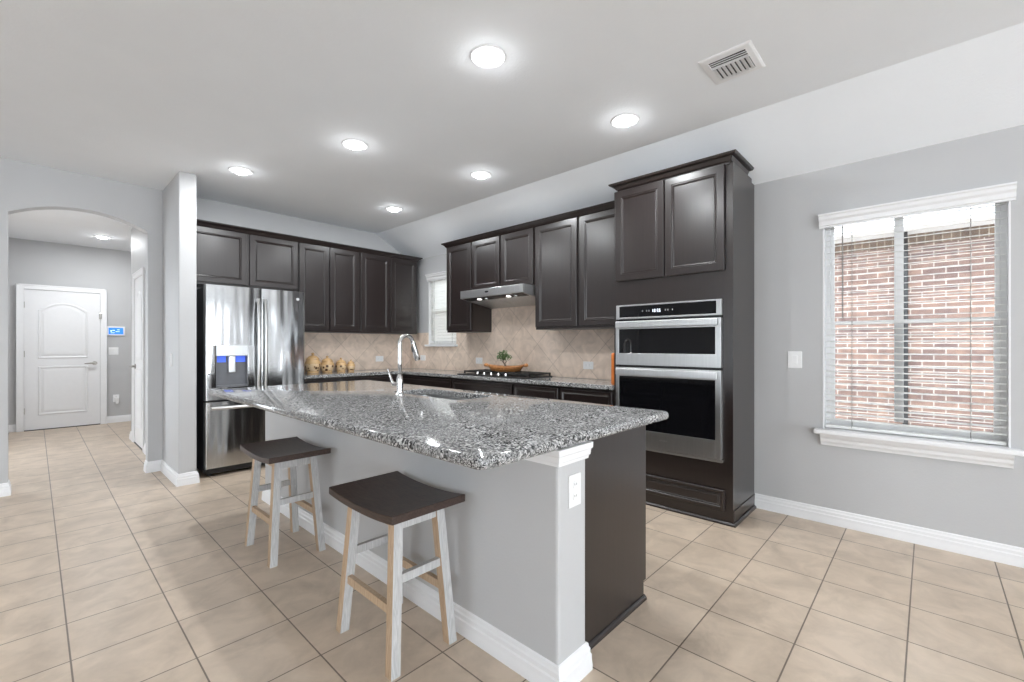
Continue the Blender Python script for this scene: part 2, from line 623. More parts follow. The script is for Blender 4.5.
# hall
struct(pbox('wall_hall_back', 'wall', None, -0.75, 1.9, YH, YH + TH, 0, ZC))
HX = 0.90
D2 = (6.90, 7.60, 0.0, 2.13)
wall_with_holes('wall_hall_right', 'y', YB + 0.13, 7.93, HX, HX + 0.13, ZC, [D2])
wall_with_holes('wall_hall_left', 'y', YB + 0.13, YH, -0.75, -0.62, ZC, [(6.4, 8.6, 0.0, 2.3)])  # unseen opening added to let the fill lamp in
area('hall_fill_light', (-1.0, 7.5, 1.3), (0, math.radians(-90), 0), 1.9, 2.0, 4, (0.9, 0.96, 1.0))  # unseen fill lamp added to brighten the hall side door
struct(pbox('wall_hall_far_right', 'wall', None, 1.77, 1.9, 7.8, YH, 0, ZC))
struct(pbox('wall_hall_closet', 'wall', None, HX + 0.13, 1.9, 7.80, 7.93, 0, ZC))

# baseboards -------------------------------------------------------
BB = [(0, 0), (0.018, 0), (0.018, 0.018), (0.016, 0.045), (0.016, 0.062), (0.012, 0.068), (0.012, 0.085), (0.008, 0.092), (0.006, 0.105), (0, 0.11)]
def profile_run(bm, prof, path, closed=False):
    """sweep a (out, up) profile along a horizontal polyline; 'out' is to the right of travel"""
    pts = [Vector(p) for p in path]
    n = len(pts)
    loops = []
    for i, p in enumerate(pts):
        d0 = (pts[i] - pts[i - 1]).normalized() if i > 0 else None
        d1 = (pts[i + 1] - pts[i]).normalized() if i < n - 1 else None
        if d0 is None: d0 = d1
        if d1 is None: d1 = d0
        r0 = Vector((d0.y, -d0.x, 0)); r1 = Vector((d1.y, -d1.x, 0))
        m = (r0 + r1)
        m = m / max(1e-6, m.dot(r0))
        loops.append([p + m * a + Vector((0, 0, b)) for a, b in prof])
    rings(bm, loops)
def baseboard(name, path, prof=BB):
    bm = nb()
    profile_run(bm, prof, path)
    return struct(link(name, bm, 'trim'))
baseboard('baseboard_right', [(XW, 0.995, 0), (XW, YR, 0)])
baseboard('baseboard_rear', [(XW - 0.02, YR, 0), (XL + 0.02, YR, 0)])
baseboard('baseboard_left', [(XL, YR + 0.02, 0), (XL, YB - 0.02, 0)])
baseboard('baseboard_back', [(XL + 0.02, YB, 0), (AX0, YB, 0), (AX0, YB + 0.13, 0)])
baseboard('baseboard_stub', [(AX1, YB + 0.12, 0), (AX1, YB, 0), (PX0, YB, 0), (PX0, PY0, 0), (PX1, PY0, 0), (PX1, PY0 + 0.12, 0)])
baseboard('baseboard_hall', [(-0.62, YH, 0), (-0.185, YH, 0)])
baseboard('baseboard_hall_back', [(0.81, YH, 0), (1.77, YH, 0)])
baseboard('baseboard_hall_right', [(HX + 0.1, 7.93, 0), (HX, 7.93, 0), (HX, 7.69, 0)])
baseboard('baseboard_hall_near', [(HX, 6.81, 0), (HX, YB + 0.15, 0)])

# backsplash tile on the two counter walls
bm = nb()
SB, ST = 0.934, 1.455
sx = XW - 0.012
box(bm, sx, XW, 1.945, 2.965, SB, ST)
box(bm, sx, XW, 2.965, 3.945, SB, 1.9)
box(bm, sx, XW, 3.945, 4.62, SB, ST)
box(bm, sx, XW, 4.62, 5.25, SB, 1.255)
box(bm, sx, XW, 5.25, YB, SB, ST)
tag(struct(link('trim_backsplash_range', bm, 'splash_range')), 'beige diagonal tile backsplash behind the cooktop', 'backsplash')
o = pbox('trim_backsplash_back', 'splash_back', None, 2.05, sx, YB - 0.012, YB, SB, ST)
tag(struct(o), 'beige tile backsplash behind the row of painted jars', 'backsplash')

# ------------------------------------------------------------------ windows
def panel_rings(x0, x1, z0, z1, y, spec):
    return [[(x0 + i, y + d, z0 + i), (x1 - i, y + d, z0 + i), (x1 - i, y + d, z1 - i), (x0 + i, y + d, z1 - i)] for i, d in spec]

def frame_ring(bm, x0, x1, z0, z1, w, y0, y1):
    """rectangular frame in the xz plane"""
    box(bm, x0, x0 + w, y0, y1, z0, z1)
    box(bm, x1 - w, x1, y0, y1, z0, z1)
    box(bm, x0 + w, x1 - w, y0, y1, z1 - w, z1)
    box(bm, x0 + w, x1 - w, y0, y1, z0, z0 + w)

HEAD = [(0, 0), (0.012, 0), (0.014, 0.012), (0.022, 0.018), (0.024, 0.045), (0.038, 0.058), (0.042, 0.078), (0.052, 0.084), (0.052, 0.095), (0, 0.095)]
def window_on_right_wall(name, y0, y1, z0, z1, stool=True, mullion=True):
    w = y1 - y0
    h = z1 - z0
    t = bpy.data.objects.new(name, None)
    COL.objects.link(t)
    t.location = (XW, y1, z0)
    t.rotation_euler = (0, 0, math.radians(-90))   # local x runs along -y, local y goes outwards
    struct(t)
    bm = nb()
    frame_ring(bm, 0, w, 0, h + 0.005, 0.034, 0.09, 0.15)
    link('window_frame', bm, 'vinyl', t, 0.003)
    bm = nb()
    frame_ring(bm, 0.034, w - 0.034, h * 0.5 - 0.012, h - 0.028, 0.02, 0.112, 0.136)
    link('upper_sash', bm, 'vinyl', t, 0.003)
    bm = nb()
    frame_ring(bm, 0.034, w - 0.034, 0.034, h * 0.5 + 0.012, 0.026, 0.092, 0.111)
    link('lower_sash', bm, 'vinyl', t, 0.003)
    if mullion:
        bm = nb()
        box(bm, 0.386, 0.434, 0.10, 0.128, 0.08, h - 0.05)
        link('mullion', bm, 'vinyl', t, 0.003)
    pbox('upper_pane', 'pane', t, 0.05, w - 0.05, 0.122, 0.126, h * 0.5, h - 0.05)
    pbox('lower_pane', 'pane', t, 0.055, w - 0.055, 0.100, 0.104, 0.055, h * 0.5)
    # jamb liner
    bm = nb()
    box(bm, -0.0, 0.008, -0.002, 0.15, 0, h)
    box(bm, w - 0.008, w, -0.002, 0.15, 0, h)
    box(bm, 0, w, -0.002, 0.15, h - 0.008, h)
    link('jamb_liner', bm, 'trim', t)
    # header moulding
    bm = nb()
    loops = []
    e = 0.02
    path = [(-e, 0.0, h), (-e, -0.001, h), (w + e, -0.001, h), (w + e, 0.0, h)]
    profile_run(bm, HEAD, [(-e, 0, h - 0.08), (w + e, 0, h - 0.08)])
    link('header_moulding', bm, 'trim', t)
    if stool:
        bm = nb()
        box(bm, -0.045, w + 0.045, -0.07, -0.0, -0.032, 0.0)
        box(bm, 0.0, w, -0.001, 0.15, -0.032, 0.002)
        link('window_sill', bm, 'trim', t, 0.006)
        bm = nb()
        profile_run(bm, [(0, -0.032), (0.058, -0.032), (0.05, -0.05), (0.034, -0.066), (0.03, -0.085), (0.018, -0.1), (0.014, -0.115), (0, -0.115)], [(-0.01, 0, 0), (w + 0.01, 0, 0)])
        link('window_apron', bm, 'trim', t)
    return t
window_on_right_wall('window_1', *W1, stool=False, mullion=False)
t1 = bpy.data.objects['window_1']
bm = nb()
ww = W1[1] - W1[0]
box(bm, -0.03, ww + 0.03, -0.055, 0.15, -0.028, 0.0)
link('window_sill', bm, 'trim', t1, 0.005)
window_on_right_wall('window_2', *W2)
window_on_right_wall('window_3', *W3)
for k, (a, b) in enumerate(REAR_WINDOWS):
    bm = nb()
    frame_ring(bm, a, b, 0.3, 2.2, 0.06, YR - 0.12, YR - 0.04)
    box(bm, (a + b) / 2 - 0.03, (a + b) / 2 + 0.03, YR - 0.11, YR - 0.05, 0.36, 2.14)
    box(bm, a + 0.06, b - 0.06, YR - 0.11, YR - 0.05, 1.2, 1.26)
    struct(link('window_%d' % (4 + k), bm, 'vinyl'))
for k, (a, b) in enumerate(LEFT_WINDOWS):
    bm = nb()
    fx0, fx1 = XL - 0.12, XL - 0.04
    box(bm, fx0, fx1, a, a + 0.06, 0.3, 2.2)
    box(bm, fx0, fx1, b - 0.06, b, 0.3, 2.2)
    box(bm, fx0, fx1, a + 0.06, b - 0.06, 0.3, 0.36)
    box(bm, fx0, fx1, a + 0.06, b - 0.06, 2.14, 2.2)
    box(bm, fx0 + 0.01, fx1 - 0.01, a + 0.06, b - 0.06, 1.2, 1.26)
    struct(link('window_%d' % (7 + k), bm, 'vinyl'))

# blinds -----------------------------------------------------------
def blind(label, y0, y1, z0, z1, pitch, tilt, depth, wand=None, mat='slat', name='window_blind'):
    w = y1 - y0 - 0.02
    h = z1 - z0 - 0.012
    t = thing(name, label, 'blind', (XW, y1 - 0.01, z0), -90)
    pbox('head_rail', 'slat', t, 0.002, w - 0.002, 0.012, 0.055, h - 0.04, h, bevel=0.002)
    pbox('bottom_rail', 'slat', t, 0.004, w - 0.004, 0.012, 0.058, 0.008, 0.028, bevel=0.004)
    bm = nb()
    z = 0.028 + pitch
    c, s = math.cos(math.radians(tilt)), math.sin(math.radians(tilt))
    while z < h - 0.05:
        d = depth / 2
        lo = []
        for x in (0.003, w - 0.003):
            prof = []
            for k in range(5):
                u = -1 + k / 2
                prof.append((u * d, 0.003 * (1 - u * u) + 0.0009))
            for k in range(4, -1, -1):
                u = -1 + k / 2
                prof.append((u * d, 0.003 * (1 - u * u) - 0.0009))
            lo.append([(x, 0.035 + a * c - b * s, z + a * s + b * c) for a, b in prof])
        rings(bm, lo)
        z += pitch
    link('slats', bm, mat, t)
    for fx in (0.175, 0.83):
        bm = nb()
        bar(bm, (w * fx, 0.010, 0.02), (w * fx, 0.010, h - 0.02), 0.0022)
        bar(bm, (w * fx, 0.060, 0.02), (w * fx, 0.060, h - 0.02), 0.0022)
        link('ladder_cord', bm, 'cord', t)
    if wand:
        bm = nb()
        tube(bm, [(wand[0], 0.004, h - 0.03), (wand[0], 0.002, h - wand[1])], 0.004, 8)
        link('wand', bm, 'cord', t)
    return t
blind('white slatted blind with open slats and a hanging wand before the brick view', *W2, 0.0425, 6, 0.046, wand=(0.105, 0.72))
blind('small white blind nearly shut in the corner window by the range', *W1, 0.041, -55, 0.046, mat='slat_thin')

# ------------------------------------------------------------------ neighbour house outside
t = thing('neighbor_house', 'brick neighbouring house wall with white eave seen through the window', 'house', (8.3, 0, 0))
HT = 2.655
bm = nb()
box(bm, 0, 0.2, -8, 11, -0.6, HT)
link('brick_wall', bm, 'brick', t)
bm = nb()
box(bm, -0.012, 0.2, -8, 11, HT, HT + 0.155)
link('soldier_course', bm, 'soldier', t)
bm = nb()
box(bm, -0.6, 0.2, -8, 11, HT + 0.155, HT + 0.22)
link('soffit', bm, 'soffit', t)
bm = nb()
box(bm, -0.63, -0.6, -8, 11, HT + 0.145, HT + 0.55)
link('fascia', bm, 'soffit', t)
bm = nb()
tube(bm, [(-0.05, 0.233, -0.6), (-0.05, 0.233, 2.55), (-0.12, 0.233, 2.68), (-0.30, 0.233, 2.80)], 0.030, 10)
link('downspout', bm, 'black', t)
o = pbox('ground_outside', 'ground', None, XW + TH, 8.3, -9, 11, -0.62, -0.5)
struct(o)

# ------------------------------------------------------------------ doors of the hall
def lever(parent, x, y, z, dirx, normal=-1):
    bm = nb()
    # rose + lever, door face at y, sticking out along normal*y
    n = normal
    seg = 16
    def disc(r0, y0, y1):
        rings(bm, [[(x + r0 * math.cos(2 * PI * i / seg), yy, z + r0 * math.sin(2 * PI * i / seg)) for i in range(seg)] for yy in (y0, y1)])
    disc(0.032, y, y + n * 0.01)
    disc(0.012, y + n * 0.008, y + n * 0.055)
    tube(bm, [(x, y + n * 0.05, z), (x + dirx * 0.05, y + n * 0.052, z + 0.002), (x + dirx * 0.12, y + n * 0.05, z - 0.004)], [0.012, 0.011, 0.008], 10)
    return link('door_handle', bm, 'nickel', parent, smooth=True)

def arched_panel_loop(x0, x1, z0, z1, rise, ins, y, n=14):
    pts = [(x0 + ins, y, z0 + ins), (x1 - ins, y, z0 + ins)]
    for i in range(n + 1):
        u = 1 - 2 * i / n
        x = (x0 + x1) / 2 + u * ((x1 - x0) / 2 - ins)
        pts.append((x, y, z1 - ins - rise * u * u))
    return pts

def panel_door(name, loc, rz, w, h, handle_dir, hx, label_unused=None):
    t = bpy.data.objects.new(name, None)
    COL.objects.link(t)
    t.location = loc
    t.rotation_euler = (0, 0, math.radians(rz))
    struct(t)
    bm = nb()
    box(bm, 0.003, w - 0.003, 0.0, 0.04, 0.012, h)
    mo = ((0, 0.001), (0.008, -0.009), (0.022, -0.009), (0.034, -0.001), (0.06, -0.0055), (0.064, -0.0065))
    px = 0.17 * w
    rings(bm, [arched_panel_loop(px, w - px, 0.51 * h, 0.915 * h, 0.055 * h, i, d) for i, d in mo])
    rings(bm, [arched_panel_loop(px, w - px, 0.105 * h, 0.455 * h, 0.0, i, d) for i, d in mo])
    link('door_leaf', bm, 'door', t)
    bm = nb()
    cw = 0.078
    box(bm, -cw, -0.0, -0.014, 0.0, 0, h + cw)
    box(bm, w, w + cw, -0.014, 0.0, 0, h + cw)
    box(bm, 0, w, -0.014, 0.0, h + 0.004, h + cw)
    box(bm, -cw, -cw + 0.02, -0.02, -0.012, 0, h + cw)
    box(bm, w + cw - 0.02, w + cw, -0.02, -0.012, 0, h + cw)
    box(bm, -cw, w + cw, -0.02, -0.012, h + cw - 0.02, h + cw)
    link('door_casing', bm, 'trim', t, 0.003)
    pbox('threshold', 'black', t, 0, w, -0.01, 0.05, 0.0, 0.011)
    lever(t, hx, 0, 0.47 * h, handle_dir)
    return t
d1 = panel_door('door_1', (-0.103, YH - 0.045, 0), 0, 0.832, 2.105, -1, 0.765)
for z in (0.25, 1.1, 1.83):
    bm = nb()
    tube(bm, [(-0.002, -0.004, z), (-0.002, -0.004, z + 0.09)], 0.009, 8)
    link('hinge', bm, 'nickel', d1)
bm = nb()
box(bm, 0.815, 0.85, -0.028, -0.003, 1.70, 1.79)
link('door_guard', bm, 'nickel', d1, 0.004)
pbox('back_plate', 'door', d1, 0, 0.832, 0.04, 0.046, 0, 2.105)
d2 = panel_door('door_2', (HX, D2[1], 0), -90, D2[1] - D2[0], 2.13, 1, 0.06)

# ------------------------------------------------------------------ cabinet makers
DOOR = ((0, 0.021), (0, 0.003), (0.003, 0.0), (0.052, 0.0), (0.056, 0.004), (0.062, 0.0025), (0.066, 0.004), (0.073, 0.0105))
DRAWER = ((0, 0.021), (0, 0.003), (0.003, 0.0), (0.026, 0.0), (0.030, 0.005), (0.034, 0.003), (0.040, 0.009))
def front(parent, name, x0, x1, z0, z1, spec=DOOR):
    bm = nb()
    rings(bm, panel_rings(x0, x1, z0, z1, -0.022, spec))
    return link(name, bm, 'cab', parent)

def cabinet(name, label, loc, rz, w, d, z0, z1, doors, drawers=(), toe=0.0, group=None, cat='cabinet'):
    t = thing(name, label, cat, loc, rz, group)
    bm = nb()
    if toe:
        box(bm, 0, w, 0.0, d, z0 + toe, z1)
        box(bm, 0, w, 0.07, d, z0, z0 + toe)
    else:
        box(bm, 0, w, 0.0, d, z0, z1)
    link('carcass', bm, 'cab', t)
    for a in doors:
        front(t, 'door', *a)
    for a in drawers:
        front(t, 'drawer', *a, spec=DRAWER)
    return t

YF = 5.37        # carcass fronts on the back wall
XF = 3.54        # carcass fronts of the uppers on the right wall
ZU, ZT, ZTR = 1.433, 2.478, 2.497
dU = YB - YF - 0.002
cabinet('upper_cabinet', 'short two-door espresso cabinet above the refrigerator', (PX1 + 0.002, YF, 0), 0, 2.098 - PX1 - 0.002, dU, 1.892, ZT,
        [(0.012, 0.53, 1.915, 2.470), (0.557, 1.060, 1.915, 2.470)], group='upper cabinets on the back wall')
cabinet('upper_cabinet', 'two-door espresso wall cabinet right of the refrigerator, above the painted jars', (2.10, YF, 0), 0, 0.768, dU, ZU, ZT,
        [(0.006, 0.363, 1.458, 2.470), (0.371, 0.744, 1.458, 2.470)], group='upper cabinets on the back wall')
cabinet('upper_cabinet', 'two-door espresso wall cabinet at the far corner, behind the faucet', (2.87, YF, 0), 0, 0.885, dU, ZU, ZT,
        [(0.013, 0.438, 1.458, 2.470), (0.452, 0.860, 1.458, 2.470)], group='upper cabinets on the back wall')
dR = XW - XF - 0.002
g = 'upper cabinets on the right wall'
cabinet('upper_cabinet', 'narrow single-door espresso cabinet between the corner window and the hood', (XF, 4.415, 0), -90, 0.468, dR, ZU, ZTR,
        [(0.010, 0.462, 1.458, 2.489)], group=g)
cabinet('upper_cabinet', 'short two-door espresso cabinet directly above the range hood', (XF, 3.945, 0), -90, 0.978, dR, 1.895, ZTR,
        [(0.008, 0.462, 1.915, 2.489), (0.492, 0.958, 1.915, 2.489)], group=g)
cabinet('upper_cabinet', 'tall two-door espresso wall cabinet between the hood and the oven tower', (XF, 2.965, 0), -90, 1.02, dR, ZU, ZTR,
        [(0.008, 0.518, 1.458, 2.489), (0.556, 1.0, 1.458, 2.489)], group=g)
# crown mouldings
CR = [(0, 0), (0.006, 0), (0.010, 0.008), (0.016, 0.012), (0.026, 0.028), (0.044, 0.042), (0.052, 0.046), (0.056, 0.058), (0, 0.058)]
def crown(label, path, prof=CR):
    bm = nb()
    profile_run(bm, prof, path)
    return tag(link('crown_moulding', bm, 'cab'), label, 'moulding')
crown('dark crown moulding along the cabinets above the refrigerator', [(PX1 + 0.003, YF - 0.0015, ZT - 0.008), (3.7565, YF - 0.0015, ZT - 0.008), (3.7565, YB - 0.01, ZT - 0.008)])
crown('dark crown moulding along the cabinets over the range hood', [(XW - 0.03, 4.4165, ZTR - 0.008), (XF - 0.0015, 4.4165, ZTR - 0.008), (XF - 0.0015, 1.945, ZTR - 0.008)])

# oven tower
TX, TY0, TY1, TZ = 3.347, 1.001, 1.94, 2.533
t = thing('oven_tower_cabinet', 'tall espresso tower cabinet that holds the wall oven', 'cabinet', (TX, TY1, 0), -90)
tw, td = TY1 - TY0, XW - TX - 0.002
ox0, ox1, oz0, oz1 = 0.036, 0.868, 0.441, 1.597      # oven opening
bm = nb()
box(bm, 0, tw, 0.0, td, 0, oz0)
box(bm, 0, tw, 0.0, td, oz1, TZ)
box(bm, 0, ox0, 0.0, td, oz0, oz1)
box(bm, ox1, tw, 0.0, td, oz0, oz1)
box(bm, ox0, ox1, td - 0.02, td, oz0, oz1)
box(bm, 0, tw, 0.0, 0.45, TZ, TZ + 0.03)
bmesh.ops.remove_doubles(bm, verts=bm.verts, dist=1e-5)
link('carcass', bm, 'cab', t)
front(t, 'door', 0.020, 0.442, 1.806, 2.553)
front(t, 'door', 0.450, 0.886, 1.806, 2.553)
front(t, 'drawer', 0.022, 0.886, 0.098, 0.243, spec=((0, 0.021), (0, 0.003), (0.003, 0.0), (0.024, 0.0), (0.030, 0.006), (0.036, 0.003), (0.042, 0.007), (0.048, 0.004)))
bm = nb()
profile_run(bm, [(0, 0), (0.010, 0), (0.012, 0.012), (0.024, 0.02), (0.036, 0.045), (0.058, 0.048), (0.064, 0.052), (0.070, 0.064), (0, 0.064)],
            [(0.05, 0.372, TZ + 0.018), (0.05, 0, TZ + 0.018), (tw - 0.032, 0, TZ + 0.018), (tw - 0.032, 0.372, TZ + 0.018)])
box(bm, 0.05, tw - 0.032, 0.0, 0.372, TZ + 0.025, TZ + 0.07)
link('crown', bm, 'cab', t)
bm = nb()
box(bm, tw, tw + 0.006, 0.004, td, 0.03, 0.105)
link('side_base_trim', bm, 'cab', t, 0.002)
bm = nb()
profile_run(bm, [(0, 0), (0.016, 0), (0.014, 0.012), (0.006, 0.02), (0, 0.022)], [(0, 0, 0), (tw + 0.004, 0, 0), (tw + 0.004, td, 0)])
link('shoe_moulding', bm, 'cab', t)

# combination wall oven
t = thing('built_in_oven', 'stainless double wall oven with microwave above and black glass doors', 'oven', (TX, TY1, 0), -90)
def rframe(bm, x0, x1, z0, z1, ix0, ix1, iz0, iz1, y0, y1):
    box(bm, x0, ix0, y0, y1, z0, z1)
    box(bm, ix1, x1, y0, y1, z0, z1)
    box(bm, ix0, ix1, y0, y1, iz1, z1)
    box(bm, ix0, ix1, y0, y1, z0, iz0)
pbox('oven_body', 'black', t, 0.045, 0.86, -0.001, td - 0.03, 0.45, 1.588)
a0, a1 = 0.034, 0.870
bm = nb(); rframe(bm, a0, a1, 1.487, 1.602, a0 + 0.028, a1 - 0.036, 1.500, 1.590, -0.03, -0.001)
o = link('control_panel', bm, 'steel', t, 0.002)
pbox('display_glass', 'glass_black', o, a0 + 0.028, a1 - 0.036, -0.027, -0.002, 1.500, 1.590)
# display: clock figures and touch marks
bm = nb()
for (u, w_, zz, hh) in ((0.354, 0.005, 1.535, 0.022), (0.366, 0.011, 1.553, 0.004), (0.366, 0.004, 1.535, 0.022), (0.373, 0.004, 1.535, 0.022), (0.366, 0.011, 1.533, 0.004), (0.383, 0.003, 1.540, 0.004), (0.383, 0.003, 1.550, 0.004), (0.391, 0.011, 1.553, 0.004), (0.391, 0.011, 1.543, 0.004), (0.391, 0.011, 1.533, 0.004), (0.407, 0.011, 1.553, 0.004), (0.407, 0.004, 1.533, 0.024), (0.407, 0.011, 1.533, 0.004), (0.414, 0.004, 1.533, 0.014)):
    box(bm, u, u + w_, -0.0285, -0.027, zz, zz + hh)
link('clock_figures', bm, 'clock', o)
for u in (0.265, 0.30, 0.32, 0.455, 0.475, 0.51):
    pbox('touch_mark', 'steel', o, u, u + 0.008, -0.0283, -0.027, 1.54, 1.552)
bm = nb(); rframe(bm, a0, a1, 1.112, 1.470, a0 + 0.030, a1 - 0.040, 1.208, 1.404, -0.038, -0.001)
o = link('microwave_door', bm, 'steel', t, 0.002)
pbox('door_glass', 'glass_black', o, a0 + 0.030, a1 - 0.040, -0.034, -0.002, 1.208, 1.404)
bm = nb(); box(bm, a0 + 0.012, a1 - 0.02, -0.066, -0.05, 1.415, 1.466); box(bm, a0 + 0.02, a0 + 0.05, -0.052, -0.036, 1.425, 1.456); box(bm, a1 - 0.06, a1 - 0.03, -0.052, -0.036, 1.425, 1.456)
link('handle', bm, 'steel_light', o, 0.004)
bm = nb(); rframe(bm, a0, a1, 0.462, 1.092, a0 + 0.030, a1 - 0.040, 0.595, 1.022, -0.038, -0.001)
o = link('oven_door', bm, 'steel', t, 0.002)
pbox('door_glass', 'glass_black', o, a0 + 0.030, a1 - 0.040, -0.034, -0.002, 0.595, 1.022)
bm = nb(); box(bm, a0 + 0.012, a1 - 0.02, -0.066, -0.05, 1.030, 1.083); box(bm, a0 + 0.02, a0 + 0.05, -0.052, -0.036, 1.04, 1.072); box(bm, a1 - 0.06, a1 - 0.03, -0.052, -0.036, 1.04, 1.072)
link('handle', bm, 'steel_light', o, 0.004)
pbox('door_emblem', 'steel_light', o, 0.415, 0.475, -0.0395, -0.038, 0.530, 0.540)
pbox('bottom_trim', 'steel', t, a0, a1 + 0.004, -0.03, -0.001, 0.438, 0.455, bevel=0.002)

# base cabinets on the right wall
BX = 3.357
bd = XW - BX - 0.002
g = 'base cabinets on the right wall'
def base(label, y1, y0, loc_x=BX, group=g, ndoor=1):
    w = y1 - y0 - 0.001
    dz = [(0.012, w - 0.012, 0.135, 0.675)] if ndoor == 1 else [(0.012, w / 2 - 0.004, 0.135, 0.675), (w / 2 + 0.004, w - 0.012, 0.135, 0.675)]
    return cabinet('base_cabinet', label, (loc_x, y1, 0), -90, w, bd, 0, 0.893, dz, [(0.012, w - 0.012, 0.695, 0.868)], toe=0.1, group=group)
base('espresso base cabinet at the inner corner under the small window', 5.142, 4.085)
base('wide espresso base cabinet under the gas cooktop', 4.083, 3.107, ndoor=2)
base('espresso base cabinet just right of the cooktop', 3.105, 2.520)
base('espresso base cabinet beside the oven tower', 2.518, 1.944)
BY = YB - 0.535
g2 = 'base cabinets on the back wall'
for label, x0, x1 in (('espresso base cabinet right of the refrigerator, under the painted jars', 2.075, 2.70), ('espresso base cabinet at the corner under the back wall outlet', 2.702, 3.33)):
    w = x1 - x0
    cabinet('base_cabinet', label, (x0, BY, 0), 0, w, YB - BY - 0.002, 0, 0.893, [(0.012, w / 2 - 0.004, 0.135, 0.675), (w / 2 + 0.004, w - 0.012, 0.135, 0.675)], [(0.012, w - 0.012, 0.695, 0.868)], toe=0.1, group=g2)

# perimeter worktop
bm = nb()
cy = BY - 0.035
cxf = BX - 0.042
prism(bm, [(2.062, cy, 0.894), (cxf, cy, 0.894), (cxf, 1.943, 0.894), (sx, 1.943, 0.894), (sx, YB - 0.0125, 0.894), (2.062, YB - 0.0125, 0.894)], (0, 0, 0.038))
tag(link('countertop', bm, 'granite', None, 0.006, segs=3), 'L-shaped grey granite countertop along the tiled walls', 'countertop')
ZK = 0.932

# ------------------------------------------------------------------ refrigerator
FX0, FX1, FY = 1.111, 2.043, 5.038
t = thing('refrigerator', 'stainless french-door refrigerator with water dispenser and bottom freezer', 'refrigerator', (FX0, FY, 0))
fw = FX1 - FX0
pbox('cabinet_body', 'fridge_side', t, 0.004, fw - 0.004, 0.075, YB - FY - 0.02, 0.035, 1.835, bevel=0.006)
split = 0.487
def slab(bm, x0, x1, z0, z1, y0, y1, r=0.014):
    """door slab with rounded vertical front edges"""
    pts = [(x0, y1)]
    for i in range(5):
        a = math.radians(180 + 90 * i / 4)
        pts.append((x0 + r + r * math.cos(a), y0 + r + r * math.sin(a)))
    for i in range(5):
        a = math.radians(270 + 90 * i / 4)
        pts.append((x1 - r + r * math.cos(a), y0 + r + r * math.sin(a)))
    pts.append((x1, y1))
    prism(bm, [(p[0], p[1], z0) for p in pts], (0, 0, z1 - z0))
# left door around the dispenser recess
dx0, dx1, dz0, dz1 = 0.092, 0.366, 0.86, 1.272
bm = nb()
x0, x1, z0, z1 = 0, split - 0.003, 0.742, 1.858
slab(bm, x0, x1, z0, dz0, 0, 0.07)
slab(bm, x0, x1, dz1, z1, 0, 0.07)
slab(bm, x0, dx0, dz0, dz1, 0, 0.07)
box(bm, dx1, x1, 0, 0.07, dz0, dz1)
box(bm, dx0, dx1, 0.06, 0.07, dz0, dz1)
o = link('left_door', bm, 'fridge_steel', t, smooth=True)
pbox('dispenser_panel', 'steel', o, dx0, dx1, -0.004, 0.03, 1.168, dz1, bevel=0.003)
dm = simple('grey_dispenser_recess', (0.16, 0.165, 0.18), 0.35, noise=0.05)
bm = nb()
box(bm, dx0, dx0 + 0.006, 0.0, 0.06, dz0, 1.168)
box(bm, dx1 - 0.006, dx1, 0.0, 0.06, dz0, 1.168)
box(bm, dx0, dx1, 0.052, 0.06, dz0, 1.168)
box(bm, dx0, dx1, -0.006, 0.06, dz0, dz0 + 0.02)
link('dispenser_recess', bm, dm, o)
bm = nb()
box(bm, dx0 + 0.105, dx0 + 0.165, -0.002, 0.045, 1.005, 1.165)
link('dispenser_spout', bm, 'steel_light', o, 0.006)
pbox('dispenser_glow_pad', 'recess_glow', o, dx0 + 0.010, dx0 + 0.092, 0.046, 0.053, 1.105, 1.166)  # glowing pads imitate recess walls lit blue beside the spout
pbox('dispenser_glow_pad', 'recess_glow', o, dx1 - 0.096, dx1 - 0.010, 0.046, 0.053, 1.105, 1.166)
def bowed_handle(parent, x, z0, z1, name='handle'):
    bm = nb()
    n = 12
    lo = []
    for i in range(n + 1):
        u = i / n
        z = z0 + (z1 - z0) * u
        y = -0.028 - 0.032 * (1 - (2 * u - 1) ** 2) ** 0.8
        lo.append([(x - 0.015, y + 0.012, z), (x - 0.012, y - 0.006, z), (x, y - 0.012, z), (x + 0.012, y - 0.006, z), (x + 0.015, y + 0.012, z)])
    rings(bm, lo)
    box(bm, x - 0.012, x + 0.012, -0.03, 0.001, z0, z0 + 0.035)
    box(bm, x - 0.012, x + 0.012, -0.03, 0.001, z1 - 0.035, z1)
    return link(name, bm, 'steel_light', parent, smooth=True)
bowed_handle(o, split - 0.03, 0.80, 1.75)
pbox('door_badge', 'fridge_side', o, 0.022, 0.042, -0.001, 0.002, 0.99, 1.0)
bm = nb(); slab(bm, split + 0.003, fw, 0.742, 1.858, 0, 0.07)
o = link('right_door', bm, 'fridge_steel', t, smooth=True)
bowed_handle(o, split + 0.035, 0.80, 1.75)
bm = nb()
rings(bm, [[(0.855 + r * math.cos(2 * PI * i / 20), y, 1.775 + r * math.sin(2 * PI * i / 20)) for i in range(20)] for r, y in ((0.016, 0.001), (0.016, -0.002), (0.013, -0.002), (0.013, -0.001), (0.010, -0.001), (0.010, -0.0025))])
link('round_emblem', bm, 'steel_light', o)
bm = nb(); slab(bm, 0, fw, 0.085, 0.722, 0, 0.07)
o = link('freezer_drawer', bm, 'fridge_steel', t, smooth=True)
bm = nb()
n = 14
lo = []
for i in range(n + 1):
    u = i / n
    x = 0.045 + (fw - 0.09) * u
    y = -0.03 - 0.03 * (1 - (2 * u - 1) ** 2) ** 0.8
    lo.append([(x, y + 0.012, 0.648), (x, y - 0.006, 0.651), (x, y - 0.012, 0.665), (x, y - 0.006, 0.678), (x, y + 0.012, 0.681)])
rings(bm, lo)
box(bm, 0.045, 0.08, -0.03, 0.001, 0.652, 0.678)
